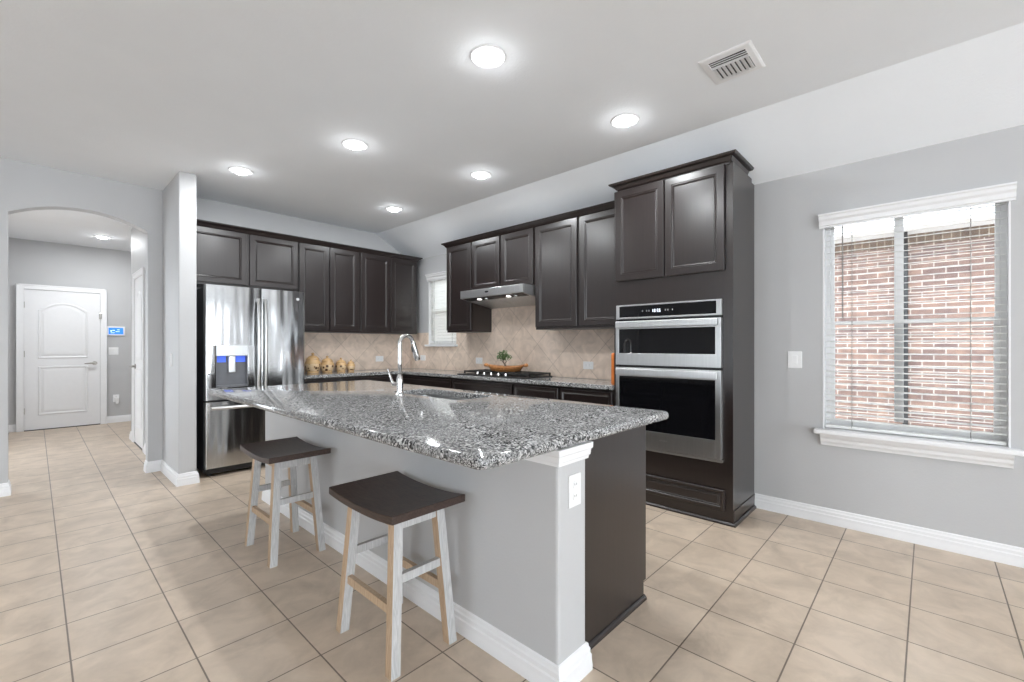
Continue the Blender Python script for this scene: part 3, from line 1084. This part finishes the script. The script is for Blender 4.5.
box(bm, fw - 0.08, fw - 0.045, -0.03, 0.001, 0.652, 0.678)
link('handle', bm, 'steel_light', o, smooth=True)
bm = nb(); box(bm, 0.02, fw - 0.02, 0.03, 0.08, 0.03, 0.078)
link('kick_grille', bm, 'black', t)
for x in (0.06, fw - 0.06):
    bm = nb(); lathe(bm, [(0.022, 0), (0.022, 0.012), (0.012, 0.014), (0.012, 0.036)], 12, (x, 0.12, 0))
    link('levelling_foot', bm, 'black', t)
for x in (0.05, fw - 0.05):
    bm = nb(); box(bm, x - 0.035, x + 0.035, 0.01, 0.11, 1.835, 1.862)
    link('hinge_cover', bm, 'fridge_side', t, 0.005)

# ------------------------------------------------------------------ range hood
t = thing('range_hood', 'stainless under-cabinet range hood above the gas cooktop', 'range hood', (3.35, 3.945, 0), -90)
hw = 0.965
prof = [(0.0, 1.808), (0.0, 1.893), (0.015, 1.894), (0.52 - 0.014, 1.894), (0.52 - 0.014, 1.726), (0.49, 1.722)]
bm = nb(); prism(bm, [(0.004, y, z) for y, z in prof], (hw, 0, 0))
link('hood_body', bm, 'steel_light', t, 0.002)
k = (1.722 - 1.808) / 0.49
def under(y): return 1.808 + k * y
bm = nb()
prism(bm, [(0.03, 0.02, under(0.02) - 0.003), (0.03, 0.12, under(0.12) - 0.003), (0.03, 0.12, under(0.12) + 0.003), (0.03, 0.02, under(0.02) + 0.003)], (hw - 0.05, 0, 0))
link('control_strip', bm, 'fridge_side', t)
for x0_, x1_ in ((0.05, 0.48), (0.50, 0.93)):
    bm = nb()
    prism(bm, [(x0_, 0.15, under(0.15) - 0.003), (x0_, 0.46, under(0.46) - 0.003), (x0_, 0.46, under(0.46) + 0.003), (x0_, 0.15, under(0.15) + 0.003)], (x1_ - x0_, 0, 0))
    link('grease_filter', bm, simple('filter_mesh_grey', (0.55, 0.55, 0.55), 0.4, metal=0.6, noise=0.15, nscale=120), t)
for x_ in (0.25, 0.70):
    bm = nb(); lathe(bm, [(0.025, 0.0), (0.025, 0.010)], 20, (x_, 0.075, under(0.075) - 0.009))
    hl = link('hood_lamp', bm, 'hood_lens', t)
for x_ in (0.36, 0.80):
    bm = nb(); lathe(bm, [(0.018, 0.0), (0.02, 0.004), (0.02, 0.016)], 16, (x_, 0.075, under(0.075) - 0.014))
    link('hood_knob', bm, 'steel_light', t)
bm = nb()
rings(bm, [[(0.44 + 0.03 * math.cos(2 * PI * i / 20), y, 1.855 + 0.011 * math.sin(2 * PI * i / 20)) for i in range(20)] for y in (0.001, -0.002)])
link('oval_badge', bm, 'fridge_side', t)

# ------------------------------------------------------------------ cooktop
t = thing('gas_cooktop', 'black gas cooktop with cast iron grates set in the granite', 'cooktop', (3.365, 4.02, ZK), -90)
cw, cd = 1.05, 0.46
pbox('cooktop_base', 'black', t, 0, cw, 0, cd, 0.0, 0.012, bevel=0.004)
for k in range(3):
    x0_ = 0.015 + k * (cw - 0.02) / 3
    x1_ = x0_ + (cw - 0.02) / 3 - 0.012
    bm = nb()
    y0_, y1_ = 0.095, cd - 0.012
    for y in (y0_, y1_ - 0.014, (y0_ + y1_) / 2 - 0.007):
        box(bm, x0_, x1_, y, y + 0.018, 0.028, 0.046)
    for x in (x0_, x1_ - 0.014):
        box(bm, x, x + 0.014, y0_, y1_, 0.028, 0.046)
        for y in (y0_, y1_ - 0.014):
            box(bm, x, x + 0.014, y, y + 0.014, 0.012, 0.032)
    xc = (x0_ + x1_) / 2
    for x in (xc - 0.06, xc - 0.007, xc + 0.046):
        box(bm, x, x + 0.016, y0_, y1_, 0.030, 0.046)
    link('grate', bm, 'iron', t, 0.002)
for (x, y, r) in ((0.17, 0.18, 0.04), (0.17, 0.36, 0.032), (0.525, 0.27, 0.055), (0.87, 0.18, 0.035), (0.87, 0.36, 0.045)):
    bm = nb(); lathe(bm, [(r, 0.0), (r, 0.008), (r * 0.8, 0.009), (r * 0.8, 0.015), (r * 0.3, 0.017)], 20, (x, y, 0.012))
    link('burner', bm, 'iron', t)
for k in range(5):
    bm = nb(); lathe(bm, [(0.021, 0.0), (0.021, 0.005), (0.016, 0.007), (0.0145, 0.03), (0.006, 0.032)], 18, (0.30 + k * 0.11, 0.05, 0.012))
    link('knob', bm, 'chrome', t, smooth=True)

# carved wooden bowl and bonsai standing in it
bx_, by_, bz_ = 3.60, 3.455, ZK + 0.0465
t = thing('wooden_bowl', 'long carved honey-coloured wooden bowl resting on the cooktop grates', 'bowl', (bx_, by_, bz_), -58)
bm = nb()
L, Wd, Hh, seg = 0.225, 0.105, 0.075, 28
def bowl_loop(s, z, up=True):
    pts = []
    for i in range(seg):
        a = 2 * PI * i / seg
        c = math.cos(a)
        x = L * s * c
        y = Wd * s * math.sin(a) * (1 - 0.25 * c * c)
        pts.append((x, y, z + (0.022 * abs(c) ** 3 if up else 0)))
    return pts
rings(bm, [bowl_loop(0.45, 0.0, False), bowl_loop(0.72, 0.008, False), bowl_loop(0.92, 0.04), bowl_loop(1.0, 0.062), bowl_loop(0.97, 0.064), bowl_loop(0.85, 0.045), bowl_loop(0.6, 0.018, False), bowl_loop(0.3, 0.013, False)])
link('bowl_shell', bm, 'bowl', t, smooth='all')
bm = nb()
tube(bm, [(0.205, 0, 0.07), (0.235, 0.0, 0.075), (0.25, 0, 0.065)], [0.018, 0.022, 0.012], 10)
link('bowl_ear', bm, 'bowl', t, smooth='all')
bm = nb()
tube(bm, [(-0.205, 0, 0.07), (-0.235, 0.0, 0.075), (-0.25, 0, 0.065)], [0.018, 0.022, 0.012], 10)
link('bowl_ear', bm, 'bowl', t, smooth='all')
t = thing('bonsai_plant', 'little green bonsai tree standing in the wooden bowl', 'plant', (bx_ - 0.01, by_ + 0.02, bz_ + 0.0165))
bm = nb()
lathe(bm, [(0.035, 0.0), (0.042, 0.02), (0.045, 0.03), (0.036, 0.03)], 18, (0, 0, 0))
link('pot', bm, 'bark', t, smooth=True)
bm = nb()
tube(bm, [(0, 0, 0.028), (0.012, -0.01, 0.055), (-0.005, 0.004, 0.09), (0.004, 0.012, 0.12)], [0.010, 0.008, 0.007, 0.004], 8)
tube(bm, [(0.004, -0.004, 0.07), (0.02, -0.035, 0.105)], [0.005, 0.003], 6)
tube(bm, [(0, 0.0, 0.08), (-0.01, 0.04, 0.12)], [0.005, 0.003], 6)
link('trunk', bm, 'bark', t)
bm = nb()
rnd = random.Random(3)
for k in range(560):
    while True:
        p = Vector((rnd.uniform(-1, 1), rnd.uniform(-1, 1), rnd.uniform(-1, 1)))
        if 0.3 < p.length < 1: break
    lump = rnd.choice(((0, -0.045, 0.13), (0, 0.035, 0.145), (0.0, 0.0, 0.165), (0.02, 0.055, 0.125), (-0.02, -0.02, 0.14)))
    c = Vector((p.x * 0.055, p.y * 0.06, p.z * 0.042)) + Vector(lump) * 1.12
    n_ = Vector((rnd.gauss(0, 1), rnd.gauss(0, 1), rnd.gauss(0, 1) + 1)).normalized()
    u = n_.orthogonal().normalized()
    v_ = n_.cross(u)
    s_ = rnd.uniform(0.007, 0.013)
    vs = [bm.verts.new(c + u * s_), bm.verts.new(c + v_ * s_ * 0.55 + n_ * s_ * 0.15), bm.verts.new(c - u * s_), bm.verts.new(c - v_ * s_ * 0.55 + n_ * s_ * 0.15)]
    bm.faces.new(vs)
link('foliage', bm, 'leaf', t, fix=False)

# orange board leaning on the oven tower
t = thing('cutting_board', 'thin orange wooden board leaning against the oven tower on the granite', 'cutting board', (3.362, 1.9445, ZK))
bm = nb()
lo = [[(0.0 + a, y, b) for a, b in rrect(0, 0.20, 0.0, 0.275, 0.02, 4)] for y in (0.008, 0.036)]
rings(bm, lo)
link('board', bm, 'orange', t, 0.003)
bm = nb()
rings(bm, [[(0.10 + r * math.cos(2 * PI * i / 14), y, 0.25 + r * math.sin(2 * PI * i / 14)) for i in range(14)] for r, y in ((0.010, 0.037), (0.010, 0.0372))])
link('hang_hole', bm, 'slot', t)

# ------------------------------------------------------------------ painted jars
JARS = ((2.350, 0.092, 0.19, 'largest painted ochre jar with lid, beside the refrigerator'),
        (2.531, 0.081, 0.158, 'second largest painted ochre jar with lid in the row'),
        (2.712, 0.070, 0.138, 'third painted ochre jar with lid, smaller than its left neighbours'),
        (2.848, 0.053, 0.118, 'smallest painted ochre jar with lid at the right end of the row'))
for x, r, h, lab in JARS:
    t = thing('painted_jar', lab, 'jar', (x, 5.56, ZK), random.uniform(0, 360), 'painted lidded jars by the refrigerator')
    bm = nb()
    lathe(bm, [(r * 0.72, 0), (r * 0.76, h * 0.05), (r * 0.72, h * 0.1), (r * 0.9, h * 0.25), (r, h * 0.5), (r * 0.97, h * 0.68), (r * 0.82, h * 0.82), (r * 0.76, h * 0.86), (r * 0.70, h * 0.86)], 28)
    link('jar_body', bm, 'jar', t, smooth=True)
    bm = nb()
    lathe(bm, [(r * 0.78, h * 0.862), (r * 0.84, h * 0.88), (r * 0.80, h * 0.93), (r * 0.55, h * 1.06), (r * 0.2, h * 1.13), (r * 0.12, h * 1.16), (r * 0.20, h * 1.22), (r * 0.18, h * 1.28), (r * 0.05, h * 1.32)], 24)
    link('lid', bm, 'jar_lid', t, smooth=True)

# ------------------------------------------------------------------ island
KX0, KX1, KY0, KY1 = 1.296, 1.476, 0.98, 3.995
t = thing('kitchen_island', 'long kitchen island with grey half wall and espresso cabinet end', 'kitchen island')
pbox('half_wall', 'wall', t, KX0, KX1, KY0, KY1, 0, 0.893, bevel=0.012)
bm = nb()
profile_run(bm, BB, [(KX1, KY1, 0), (KX0, KY1, 0), (KX0, KY0, 0), (KX1, KY0, 0), (KX1, KY0 + 0.045, 0)])
link('island_baseboard', bm, 'trim', t)
bm = nb()
profile_run(bm, [(0, 0), (0.006, 0), (0.008, 0.012), (0.012, 0.016), (0.014, 0.036), (0.019, 0.042), (0.020, 0.063), (0, 0.063)],
            [(KX1, KY1, 0.830), (KX0, KY1, 0.830), (KX0, KY0, 0.830), (KX1, KY0, 0.830), (KX1, KY0 + 0.045, 0.830)])
link('cap_moulding', bm, 'trim', t)
EY = 1.045
IX = 2.112
bm = nb()
box(bm, KX1, IX, EY, KY1 - 0.02, 0.09, 0.74)
box(bm, KX1, IX - 0.025, EY, KY1 - 0.02, 0.0, 0.09)
# upper carcass stays open under the sink
box(bm, KX1, IX, EY, 2.05, 0.74, 0.893)
box(bm, KX1, IX, 2.95, KY1 - 0.02, 0.74, 0.893)
box(bm, KX1, KX1 + 0.02, 2.05, 2.95, 0.74, 0.893)
link('island_carcass', bm, 'cab', t)
bm = nb()
profile_run(bm, [(0, 0), (0.016, 0), (0.014, 0.012), (0.006, 0.02), (0, 0.022)], [(KX1 + 0.002, EY, 0), (IX - 0.02, EY, 0)])
link('shoe_moulding', bm, 'cab', t)
# doors on the cooking side (face +x)
ys = [1.06, 1.56, 2.05, 2.50, 2.95, 3.46, 3.96]
for i in range(6):
    y0_, y1_ = ys[i] + 0.006, ys[i + 1] - 0.006
    bm = nb()
    for name_, za, zb in (('door', 0.105, 0.70),):
        lo = [[(IX + 0.022 - d, y0_ + s, za + s), (IX + 0.022 - d, y1_ - s, za + s), (IX + 0.022 - d, y1_ - s, zb - s), (IX + 0.022 - d, y0_ + s, zb - s)] for s, d in DOOR]
        rings(bm, lo)
    link('door', bm, 'cab', t)
    bm = nb()
    za, zb = 0.72, 0.875
    lo = [[(IX + 0.022 - d, y0_ + s, za + s), (IX + 0.022 - d, y1_ - s, za + s), (IX + 0.022 - d, y1_ - s, zb - s), (IX + 0.022 - d, y0_ + s, zb - s)] for s, d in DRAWER]
    rings(bm, lo)
    link('drawer', bm, 'cab', t)

# island worktop with sink cut-out
GX0, GX1, GY0, GY1, GT, GB = 0.905, 2.235, 0.968, 4.03, 0.934, 0.894
SX0, SX1, SY0, SY1 = 1.775, 2.10, 2.11, 2.86
bm = nb()
out = lambda ins, z: [(x, y, z) for x, y in rrect(GX0 + ins, GX1 - ins, GY0 + ins, GY1 - ins, 0.035 - ins * 0.5, 6)]
inn = lambda ins, z: [(x, y, z) for x, y in rrect(SX0 - ins, SX1 + ins, SY0 - ins, SY1 + ins, 0.05, 6)]
L1 = [inn(0, GB), inn(0, GT - 0.004), inn(0.004, GT), out(0.014, GT), out(0.007, GT - 0.003), out(0.002, GT - 0.009), out(0, GT - 0.016), out(0.0, GB + 0.010), out(0.003, GB + 0.004), out(0.008, GB), inn(0, GB)]
rings(bm, L1, False, False)
bmesh.ops.remove_doubles(bm, verts=bm.verts, dist=1e-6)
tag(link('island_countertop', bm, 'granite', None, smooth=True), 'polished speckled grey granite slab on top of the island', 'countertop')
# sink
t = thing('kitchen_sink', 'undermount stainless sink set into the island granite', 'sink', ((SX0 + SX1) / 2, (SY0 + SY1) / 2, 0.75))
hx, hy = (SX1 - SX0) / 2, (SY1 - SY0) / 2
bm = nb()
rr = lambda gx, z, r=0.05: [(x, y, z) for x, y in rrect(-hx - gx, hx + gx, -hy - gx, hy + gx, r, 6)]
rings(bm, [rr(0.03, 0.143), rr(0.004, 0.143), rr(-0.002, 0.138), rr(-0.008, 0.03), rr(-0.03, 0.008, 0.04), rr(-0.09, 0.004, 0.03), ], False, True)
link('basin', bm, 'sink_steel', t, smooth=True)
bm = nb(); lathe(bm, [(0.045, 0.0), (0.045, 0.003), (0.03, 0.004), (0.028, 0.001), (0.01, 0.001)], 20, (0, 0.0, 0.0045))
link('drain', bm, 'chrome', t)
# faucet
t = thing('kitchen_faucet', 'tall gooseneck chrome faucet with pull-down spray beside the sink', 'faucet', (1.705, 2.640, GT))
bm = nb()
lathe(bm, [(0.030, 0), (0.030, 0.006), (0.023, 0.012), (0.020, 0.03), (0.023, 0.075), (0.021, 0.115), (0.016, 0.135), (0.014, 0.14)], 24)
link('faucet_body', bm, 'chrome', t, smooth=True)
bm = nb()
D = Vector((1, 0.06, 0)).normalized()
rA = 0.055
path = [Vector((0, 0, 0.135)), Vector((0, 0, 0.22)), Vector((0, 0, 0.350))]
for i in range(1, 15):
    a = PI * 1.0 * i / 14 * 0.93
    path.append(D * (rA - rA * math.cos(a)) + Vector((0, 0, 0.350 + rA * math.sin(a))))
tube(bm, path, 0.0135, 14)
link('spout', bm, 'chrome', t, smooth='all')
e = path[-1]
dv = (path[-1] - path[-2]).normalized()
bm = nb()
tube(bm, [e, e + dv * 0.01, e + dv * 0.055, e + dv * 0.105, e + dv * 0.135], [0.0145, 0.017, 0.019, 0.022, 0.019], 16)
o = link('spray_head', bm, 'chrome', t, smooth='all')
bm = nb()
q = e + dv * 0.055 + D * 0.0
tube(bm, [q - D * 0.016 + dv * -0.02, q - D * 0.0225 + dv * 0.02], [0.007, 0.007], 8)
link('spray_button', bm, 'black', o)
bm = nb()
hd = Vector((-0.55, 0.80, 0)).normalized()
tube(bm, [Vector((0, 0, 0.07)), hd * 0.05 + Vector((0, 0, 0.075))], 0.014, 12)
tube(bm, [hd * 0.045 + Vector((0, 0, 0.07)), hd * 0.062 + Vector((0, 0, 0.11)), hd * 0.085 + Vector((0, 0, 0.175))], [0.012, 0.010, 0.006], 12)
link('handle', bm, 'chrome', t, smooth=True)

# ------------------------------------------------------------------ stools
def two_tone(o):
    """bare tan wood on the faces towards +-x, whitewash on the others"""
    me = o.data
    for p in me.polygons:
        p.material_index = 0 if abs(p.normal.x) > abs(p.normal.y) else 1

def make_stool(label, loc):
    t = thing('bar_stool', label, 'stool', loc, 0, 'saddle seat bar stools at the island')
    # saddle seat
    bm = nb()
    hx, hy, n, mcount = 0.178, 0.262, 18, 8
    top, bot = [], []
    for j in range(n + 1):
        v = -1 + 2 * j / n
        zt = 0.617 + 0.019 * abs(v) ** 2.2
        top.append([bm.verts.new((hx * (-1 + 2 * i / mcount), hy * v, zt)) for i in range(mcount + 1)])
        bot.append([bm.verts.new((hx * (-1 + 2 * i / mcount), hy * v, 0.587 + 0.016 * abs(v) ** 2.2)) for i in range(mcount + 1)])
    for j in range(n):
        for i in range(mcount):
            bm.faces.new((top[j][i], top[j][i + 1], top[j + 1][i + 1], top[j + 1][i]))
            bm.faces.new((bot[j][i], bot[j + 1][i], bot[j + 1][i + 1], bot[j][i + 1]))
    for j in range(n):
        bm.faces.new((top[j][0], top[j + 1][0], bot[j + 1][0], bot[j][0]))
        bm.faces.new((top[j][mcount], bot[j][mcount], bot[j + 1][mcount], top[j + 1][mcount]))
    for i in range(mcount):
        bm.faces.new((top[0][i], bot[0][i], bot[0][i + 1], top[0][i + 1]))
        bm.faces.new((top[n][i], top[n][i + 1], bot[n][i + 1], bot[n][i]))
    link('seat', bm, 'seat', t, 0.004)
    s = 0.041
    fx, fy, tx, ty, zt = 0.161 - s / 2, 0.225 - s / 2, 0.122 - s / 2, 0.185 - s / 2, 0.592
    def at(z, sx_, sy_):
        u = z / zt
        return Vector((sx_ * (fx + (tx - fx) * u), sy_ * (fy + (ty - fy) * u), z))
    for sx_ in (-1, 1):
        for sy_ in (-1, 1):
            bm = nb()
            lo = []
            for z in (0.0, zt):
                c = at(z, sx_, sy_)
                lo.append([(c.x - s / 2, c.y - s / 2, z), (c.x + s / 2, c.y - s / 2, z), (c.x + s / 2, c.y + s / 2, z), (c.x - s / 2, c.y + s / 2, z)])
            rings(bm, lo)
            o = link('leg', bm, ['oak', 'wash'], t)
            two_tone(o)
    for sy_ in (-1, 1):                     # end stretchers and aprons, whitewashed
        a, b = at(0.350, -1, sy_), at(0.350, 1, sy_)
        bm = nb(); box(bm, a.x + s / 2 - 0.004, b.x - s / 2 + 0.004, a.y - 0.011, a.y + 0.011, 0.333, 0.367)
        link('end_stretcher', bm, 'wash', t)
        a, b = at(0.57, -1, sy_), at(0.57, 1, sy_)
        bm = nb(); box(bm, a.x + s / 2 - 0.004, b.x - s / 2 + 0.004, a.y - 0.015, a.y + 0.013, 0.543, 0.594)
        link('end_apron', bm, 'wash', t)
    for sx_ in (-1, 1):                     # side stretchers and aprons, bare
        a, b = at(0.235, sx_, -1), at(0.235, sx_, 1)
        bm = nb(); box(bm, a.x - 0.011, a.x + 0.011, a.y + s / 2 - 0.004, b.y - s / 2 + 0.004, 0.218, 0.252)
        link('side_stretcher', bm, 'oak', t)
        a, b = at(0.57, sx_, -1), at(0.57, sx_, 1)
        bm = nb(); box(bm, a.x - 0.014, a.x + 0.014, a.y + s / 2 - 0.004, b.y - s / 2 + 0.004, 0.553, 0.587)
        link('side_apron', bm, 'oak', t)
    return t
s1 = make_stool('dark-seated wooden bar stool under the near end of the island', (1.081, 1.709, 0))
s2 = copy_tree(s1)
s2.location = (1.077, 2.966, 0)
s2['label'] = 'dark-seated wooden bar stool nearer the refrigerator'

# ------------------------------------------------------------------ plates on the walls
def outlet(label, loc, rz, kind='outlet', horizontal=False, w=0.078, h=0.122, gang=1, group=None):
    """a cover plate; local -y is the front"""
    name = 'power_outlet' if kind == 'outlet' else 'light_switch'
    t = thing(name, label, 'outlet' if kind == 'outlet' else 'light switch', loc, rz, group)
    if horizontal:
        w, h = h, w
    bm = nb(); box(bm, -w / 2, w / 2, -0.006, 0, -h / 2, h / 2)
    link('cover_plate', bm, 'plastic', t, 0.003)
    if kind == 'outlet':
        for s_ in (-1, 1):
            cx_, cz_ = (s_ * 0.022, 0) if horizontal else (0, s_ * 0.022)
            bm = nb()
            rings(bm, [[(cx_ + 0.0165 * math.cos(2 * PI * i / 16), y, cz_ + 0.0165 * math.sin(2 * PI * i / 16)) for i in range(16)] for y in (-0.0055, -0.008)])
            o = link('socket', bm, 'plastic', t)
            bm = nb()
            for q in (-0.006, 0.006):
                if horizontal:
                    box(bm, cx_ - 0.004, cx_ + 0.004, -0.0085, -0.007, cz_ + q - 0.001, cz_ + q + 0.001)
                else:
                    box(bm, cx_ + q - 0.001, cx_ + q + 0.001, -0.0085, -0.007, cz_ - 0.002, cz_ + 0.006)
            link('slots', bm, 'slot', o)
    else:
        for i in range(gang):
            cx_ = (i - (gang - 1) / 2) * 0.046
            bm = nb(); box(bm, cx_ - 0.016, cx_ + 0.016, -0.010, -0.005, -0.033, 0.033)
            link('rocker', bm, 'plastic', t, 0.002)
    return t
ga = 'outlets on the tile backsplash'
outlet('white outlet on the tile between the cooktop and the oven tower', (sx - 0.0005, 2.535, 1.068), -90, horizontal=True, group=ga)
outlet('white outlet on the tile under the narrow cabinet, left of the bonsai', (sx - 0.0005, 4.169, 1.078), -90, horizontal=True, group=ga)
outlet('white outlet on the tile below the small corner window', (sx - 0.0005, 5.37, 1.092), -90, horizontal=True, group=ga)
outlet('white outlet on the back wall tile between the jars and the faucet', (3.34, YB - 0.0125, 1.083), 0, horizontal=True, group=ga)
outlet('white outlet on the end of the island half wall', (1.393, KY0 - 0.0005, 0.724), 0)
outlet('white rocker light switch on the wall left of the big window', (XW - 0.0005, 0.727, 1.165), -90, 'switch', w=0.092, h=0.125)
outlet('white light switch on the left side of the stub wall', (PX0 - 0.0005, 5.254, 1.133), -90, 'switch')
outlet('square white switch plate on the hall wall under the alarm panel', (0.893, YH - 0.0005, 1.18), 0, 'switch', gang=2, w=0.122, h=0.122)
t = outlet('white outlet low on the hall wall with a plugged-in freshener', (0.925, YH - 0.0005, 0.40), 0)
t = thing('air_freshener', 'small white plug-in freshener in the low hall outlet', 'air freshener', (0.93, YH - 0.009, 0.385))
bm = nb(); box(bm, -0.026, 0.026, -0.045, 0, -0.025, 0.035)
link('freshener_body', bm, 'plastic', t, 0.008)
bm = nb(); lathe(bm, [(0.015, -0.075), (0.02, -0.07), (0.02, -0.035), (0.012, -0.022)], 14, (0.006, -0.025, 0))
link('refill_bottle', bm, 'plastic', t, smooth=True)
t = thing('alarm_panel', 'white alarm keypad with glowing blue screen on the hall wall', 'alarm panel', (0.922, YH - 0.0005, 1.51))
bm = nb(); box(bm, -0.115, 0.115, -0.022, 0, -0.075, 0.075)
link('panel_case', bm, 'plastic', t, 0.008)
pbox('screen', 'screen', t, -0.09, 0.09, -0.024, -0.02, -0.052, 0.052)
bm = nb()
for (x, z, w_, h_) in ((-0.06, 0.0, 0.018, 0.02), (-0.03, 0.01, 0.03, 0.012), (0.02, -0.01, 0.05, 0.008), (0.03, 0.02, 0.03, 0.01), (-0.04, -0.03, 0.05, 0.008)):
    box(bm, x - w_ / 2, x + w_ / 2, -0.0248, -0.0238, z - h_ / 2, z + h_ / 2)
link('screen_marks', bm, 'screen_light', t)

# ------------------------------------------------------------------ ceiling lamps and vent
LIGHTS = ((1.691, 1.757, 'recessed ceiling light nearest the camera, above the near stool'),
          (1.718, 3.289, 'recessed ceiling light above the middle of the island, in front of the vent row'),
          (1.273, 4.532, 'recessed ceiling light in front of the refrigerator'),
          (2.825, 1.554, 'recessed ceiling light in front of the oven tower'),
          (2.815, 3.019, 'recessed ceiling light in front of the range hood'),
          (2.833, 4.507, 'recessed ceiling light at the far corner of the kitchen'),
          (0.68, 8.75, 'recessed ceiling light in the hall before the white door'))
LIGHTS = [(a, b, c.replace(', in front of the vent row', '')) for a, b, c in LIGHTS]
for i, (x, y, lab) in enumerate(LIGHTS):
    t = thing('recessed_light', lab, 'ceiling light', (x, y, ZC), 0, 'recessed ceiling lights')
    if i == 0:
        bm = nb()
        r0, r1 = 0.098, 0.066
        seg = 40
        prof_ = [(r0, 0.0), (r0, -0.004), (r0 - 0.006, -0.009), (r1 + 0.004, -0.006), (r1, -0.004), (r1, 0.0)]
        rings(bm, [[(r * math.cos(2 * PI * k / seg), r * math.sin(2 * PI * k / seg), z) for k in range(seg)] for r, z in prof_], False, False)
        tr = link('trim_ring', bm, 'trim', t, smooth=True)
        bm = nb()
        rim = [(r1 + 0.012, -0.004), (r1 + 0.008, -0.009), (r1 - 0.012, -0.014), (r1 - 0.014, -0.013)]
        rings(bm, [[(r * math.cos(2 * PI * k / seg), r * math.sin(2 * PI * k / seg), z) for k in range(seg)] for r, z in rim], False, False)
        rm = link('diffuser_rim', bm, 'rim', t, smooth=True)
        bm = nb()
        r1 -= 0.013
        lathe(bm, [(r1, -0.012), (r1 * 0.97, -0.020), (r1 * 0.80, -0.027), (r1 * 0.4, -0.031), (0.004, -0.032)], seg)
        ln = link('lens', bm, 'lens', t, smooth=True)
    else:
        for src in (tr, rm, ln):
            c = src.copy()
            COL.objects.link(c)
            c.parent = t
    la = area('lamp_light', (0, 0, -0.034), (0, 0, 0), 0.10, 0, HALL_POWER if i == 6 else LAMP_POWER, (0.95, 0.98, 1.0), 'DISK')
    la.parent = t
    pd = bpy.data.lights.new('lamp_halo', 'POINT')
    pd.energy = 0.45
    pd.shadow_soft_size = 0.025
    pd.color = (0.95, 0.98, 1.0)
    po = bpy.data.objects.new('lamp_halo', pd)
    COL.objects.link(po)
    po.location = (0, 0, -0.075)
    po.parent = t

t = thing('ceiling_vent', 'white square air vent with louvres on the ceiling', 'vent', (2.6725, 0.806, ZC))
vx, vy = 0.147, 0.134
bm = nb()
frame_loops = lambda a, b, z: [(-a, -b, z), (a, -b, z), (a, b, z), (-a, b, z)]
rings(bm, [frame_loops(vx, vy, 0), frame_loops(vx, vy, -0.003), frame_loops(vx - 0.012, vy - 0.012, -0.007), frame_loops(vx - 0.045, vy - 0.038, -0.009), frame_loops(vx - 0.045, vy - 0.038, -0.001)], False, False)
link('vent_frame', bm, 'trim', t)
pbox('vent_duct', 'black', t, -vx + 0.04, vx - 0.04, -vy + 0.034, vy - 0.034, -0.0015, -0.0005)
bm = nb()
for k in range(3):
    x = -vx + 0.064 + k * 0.020
    bar(bm, (x, -vy + 0.038, -0.008), (x, vy - 0.038, -0.006), 0.005, 0.003)
bar(bm, (-vx + 0.115, -vy + 0.038, -0.008), (-vx + 0.115, vy - 0.038, -0.008), 0.008, 0.006)
link('long_louvres', bm, 'trim', t)
bm = nb()
for k in range(8):
    y = -vy + 0.050 + k * 0.0242
    p0, p1 = Vector((-vx + 0.115, y, -0.010)), Vector((vx - 0.045, y, -0.010))
    bar(bm, p0, p1, 0.019, 0.002, axis=(0, 0.95, 0.3))
link('cross_louvres', bm, 'trim', t)
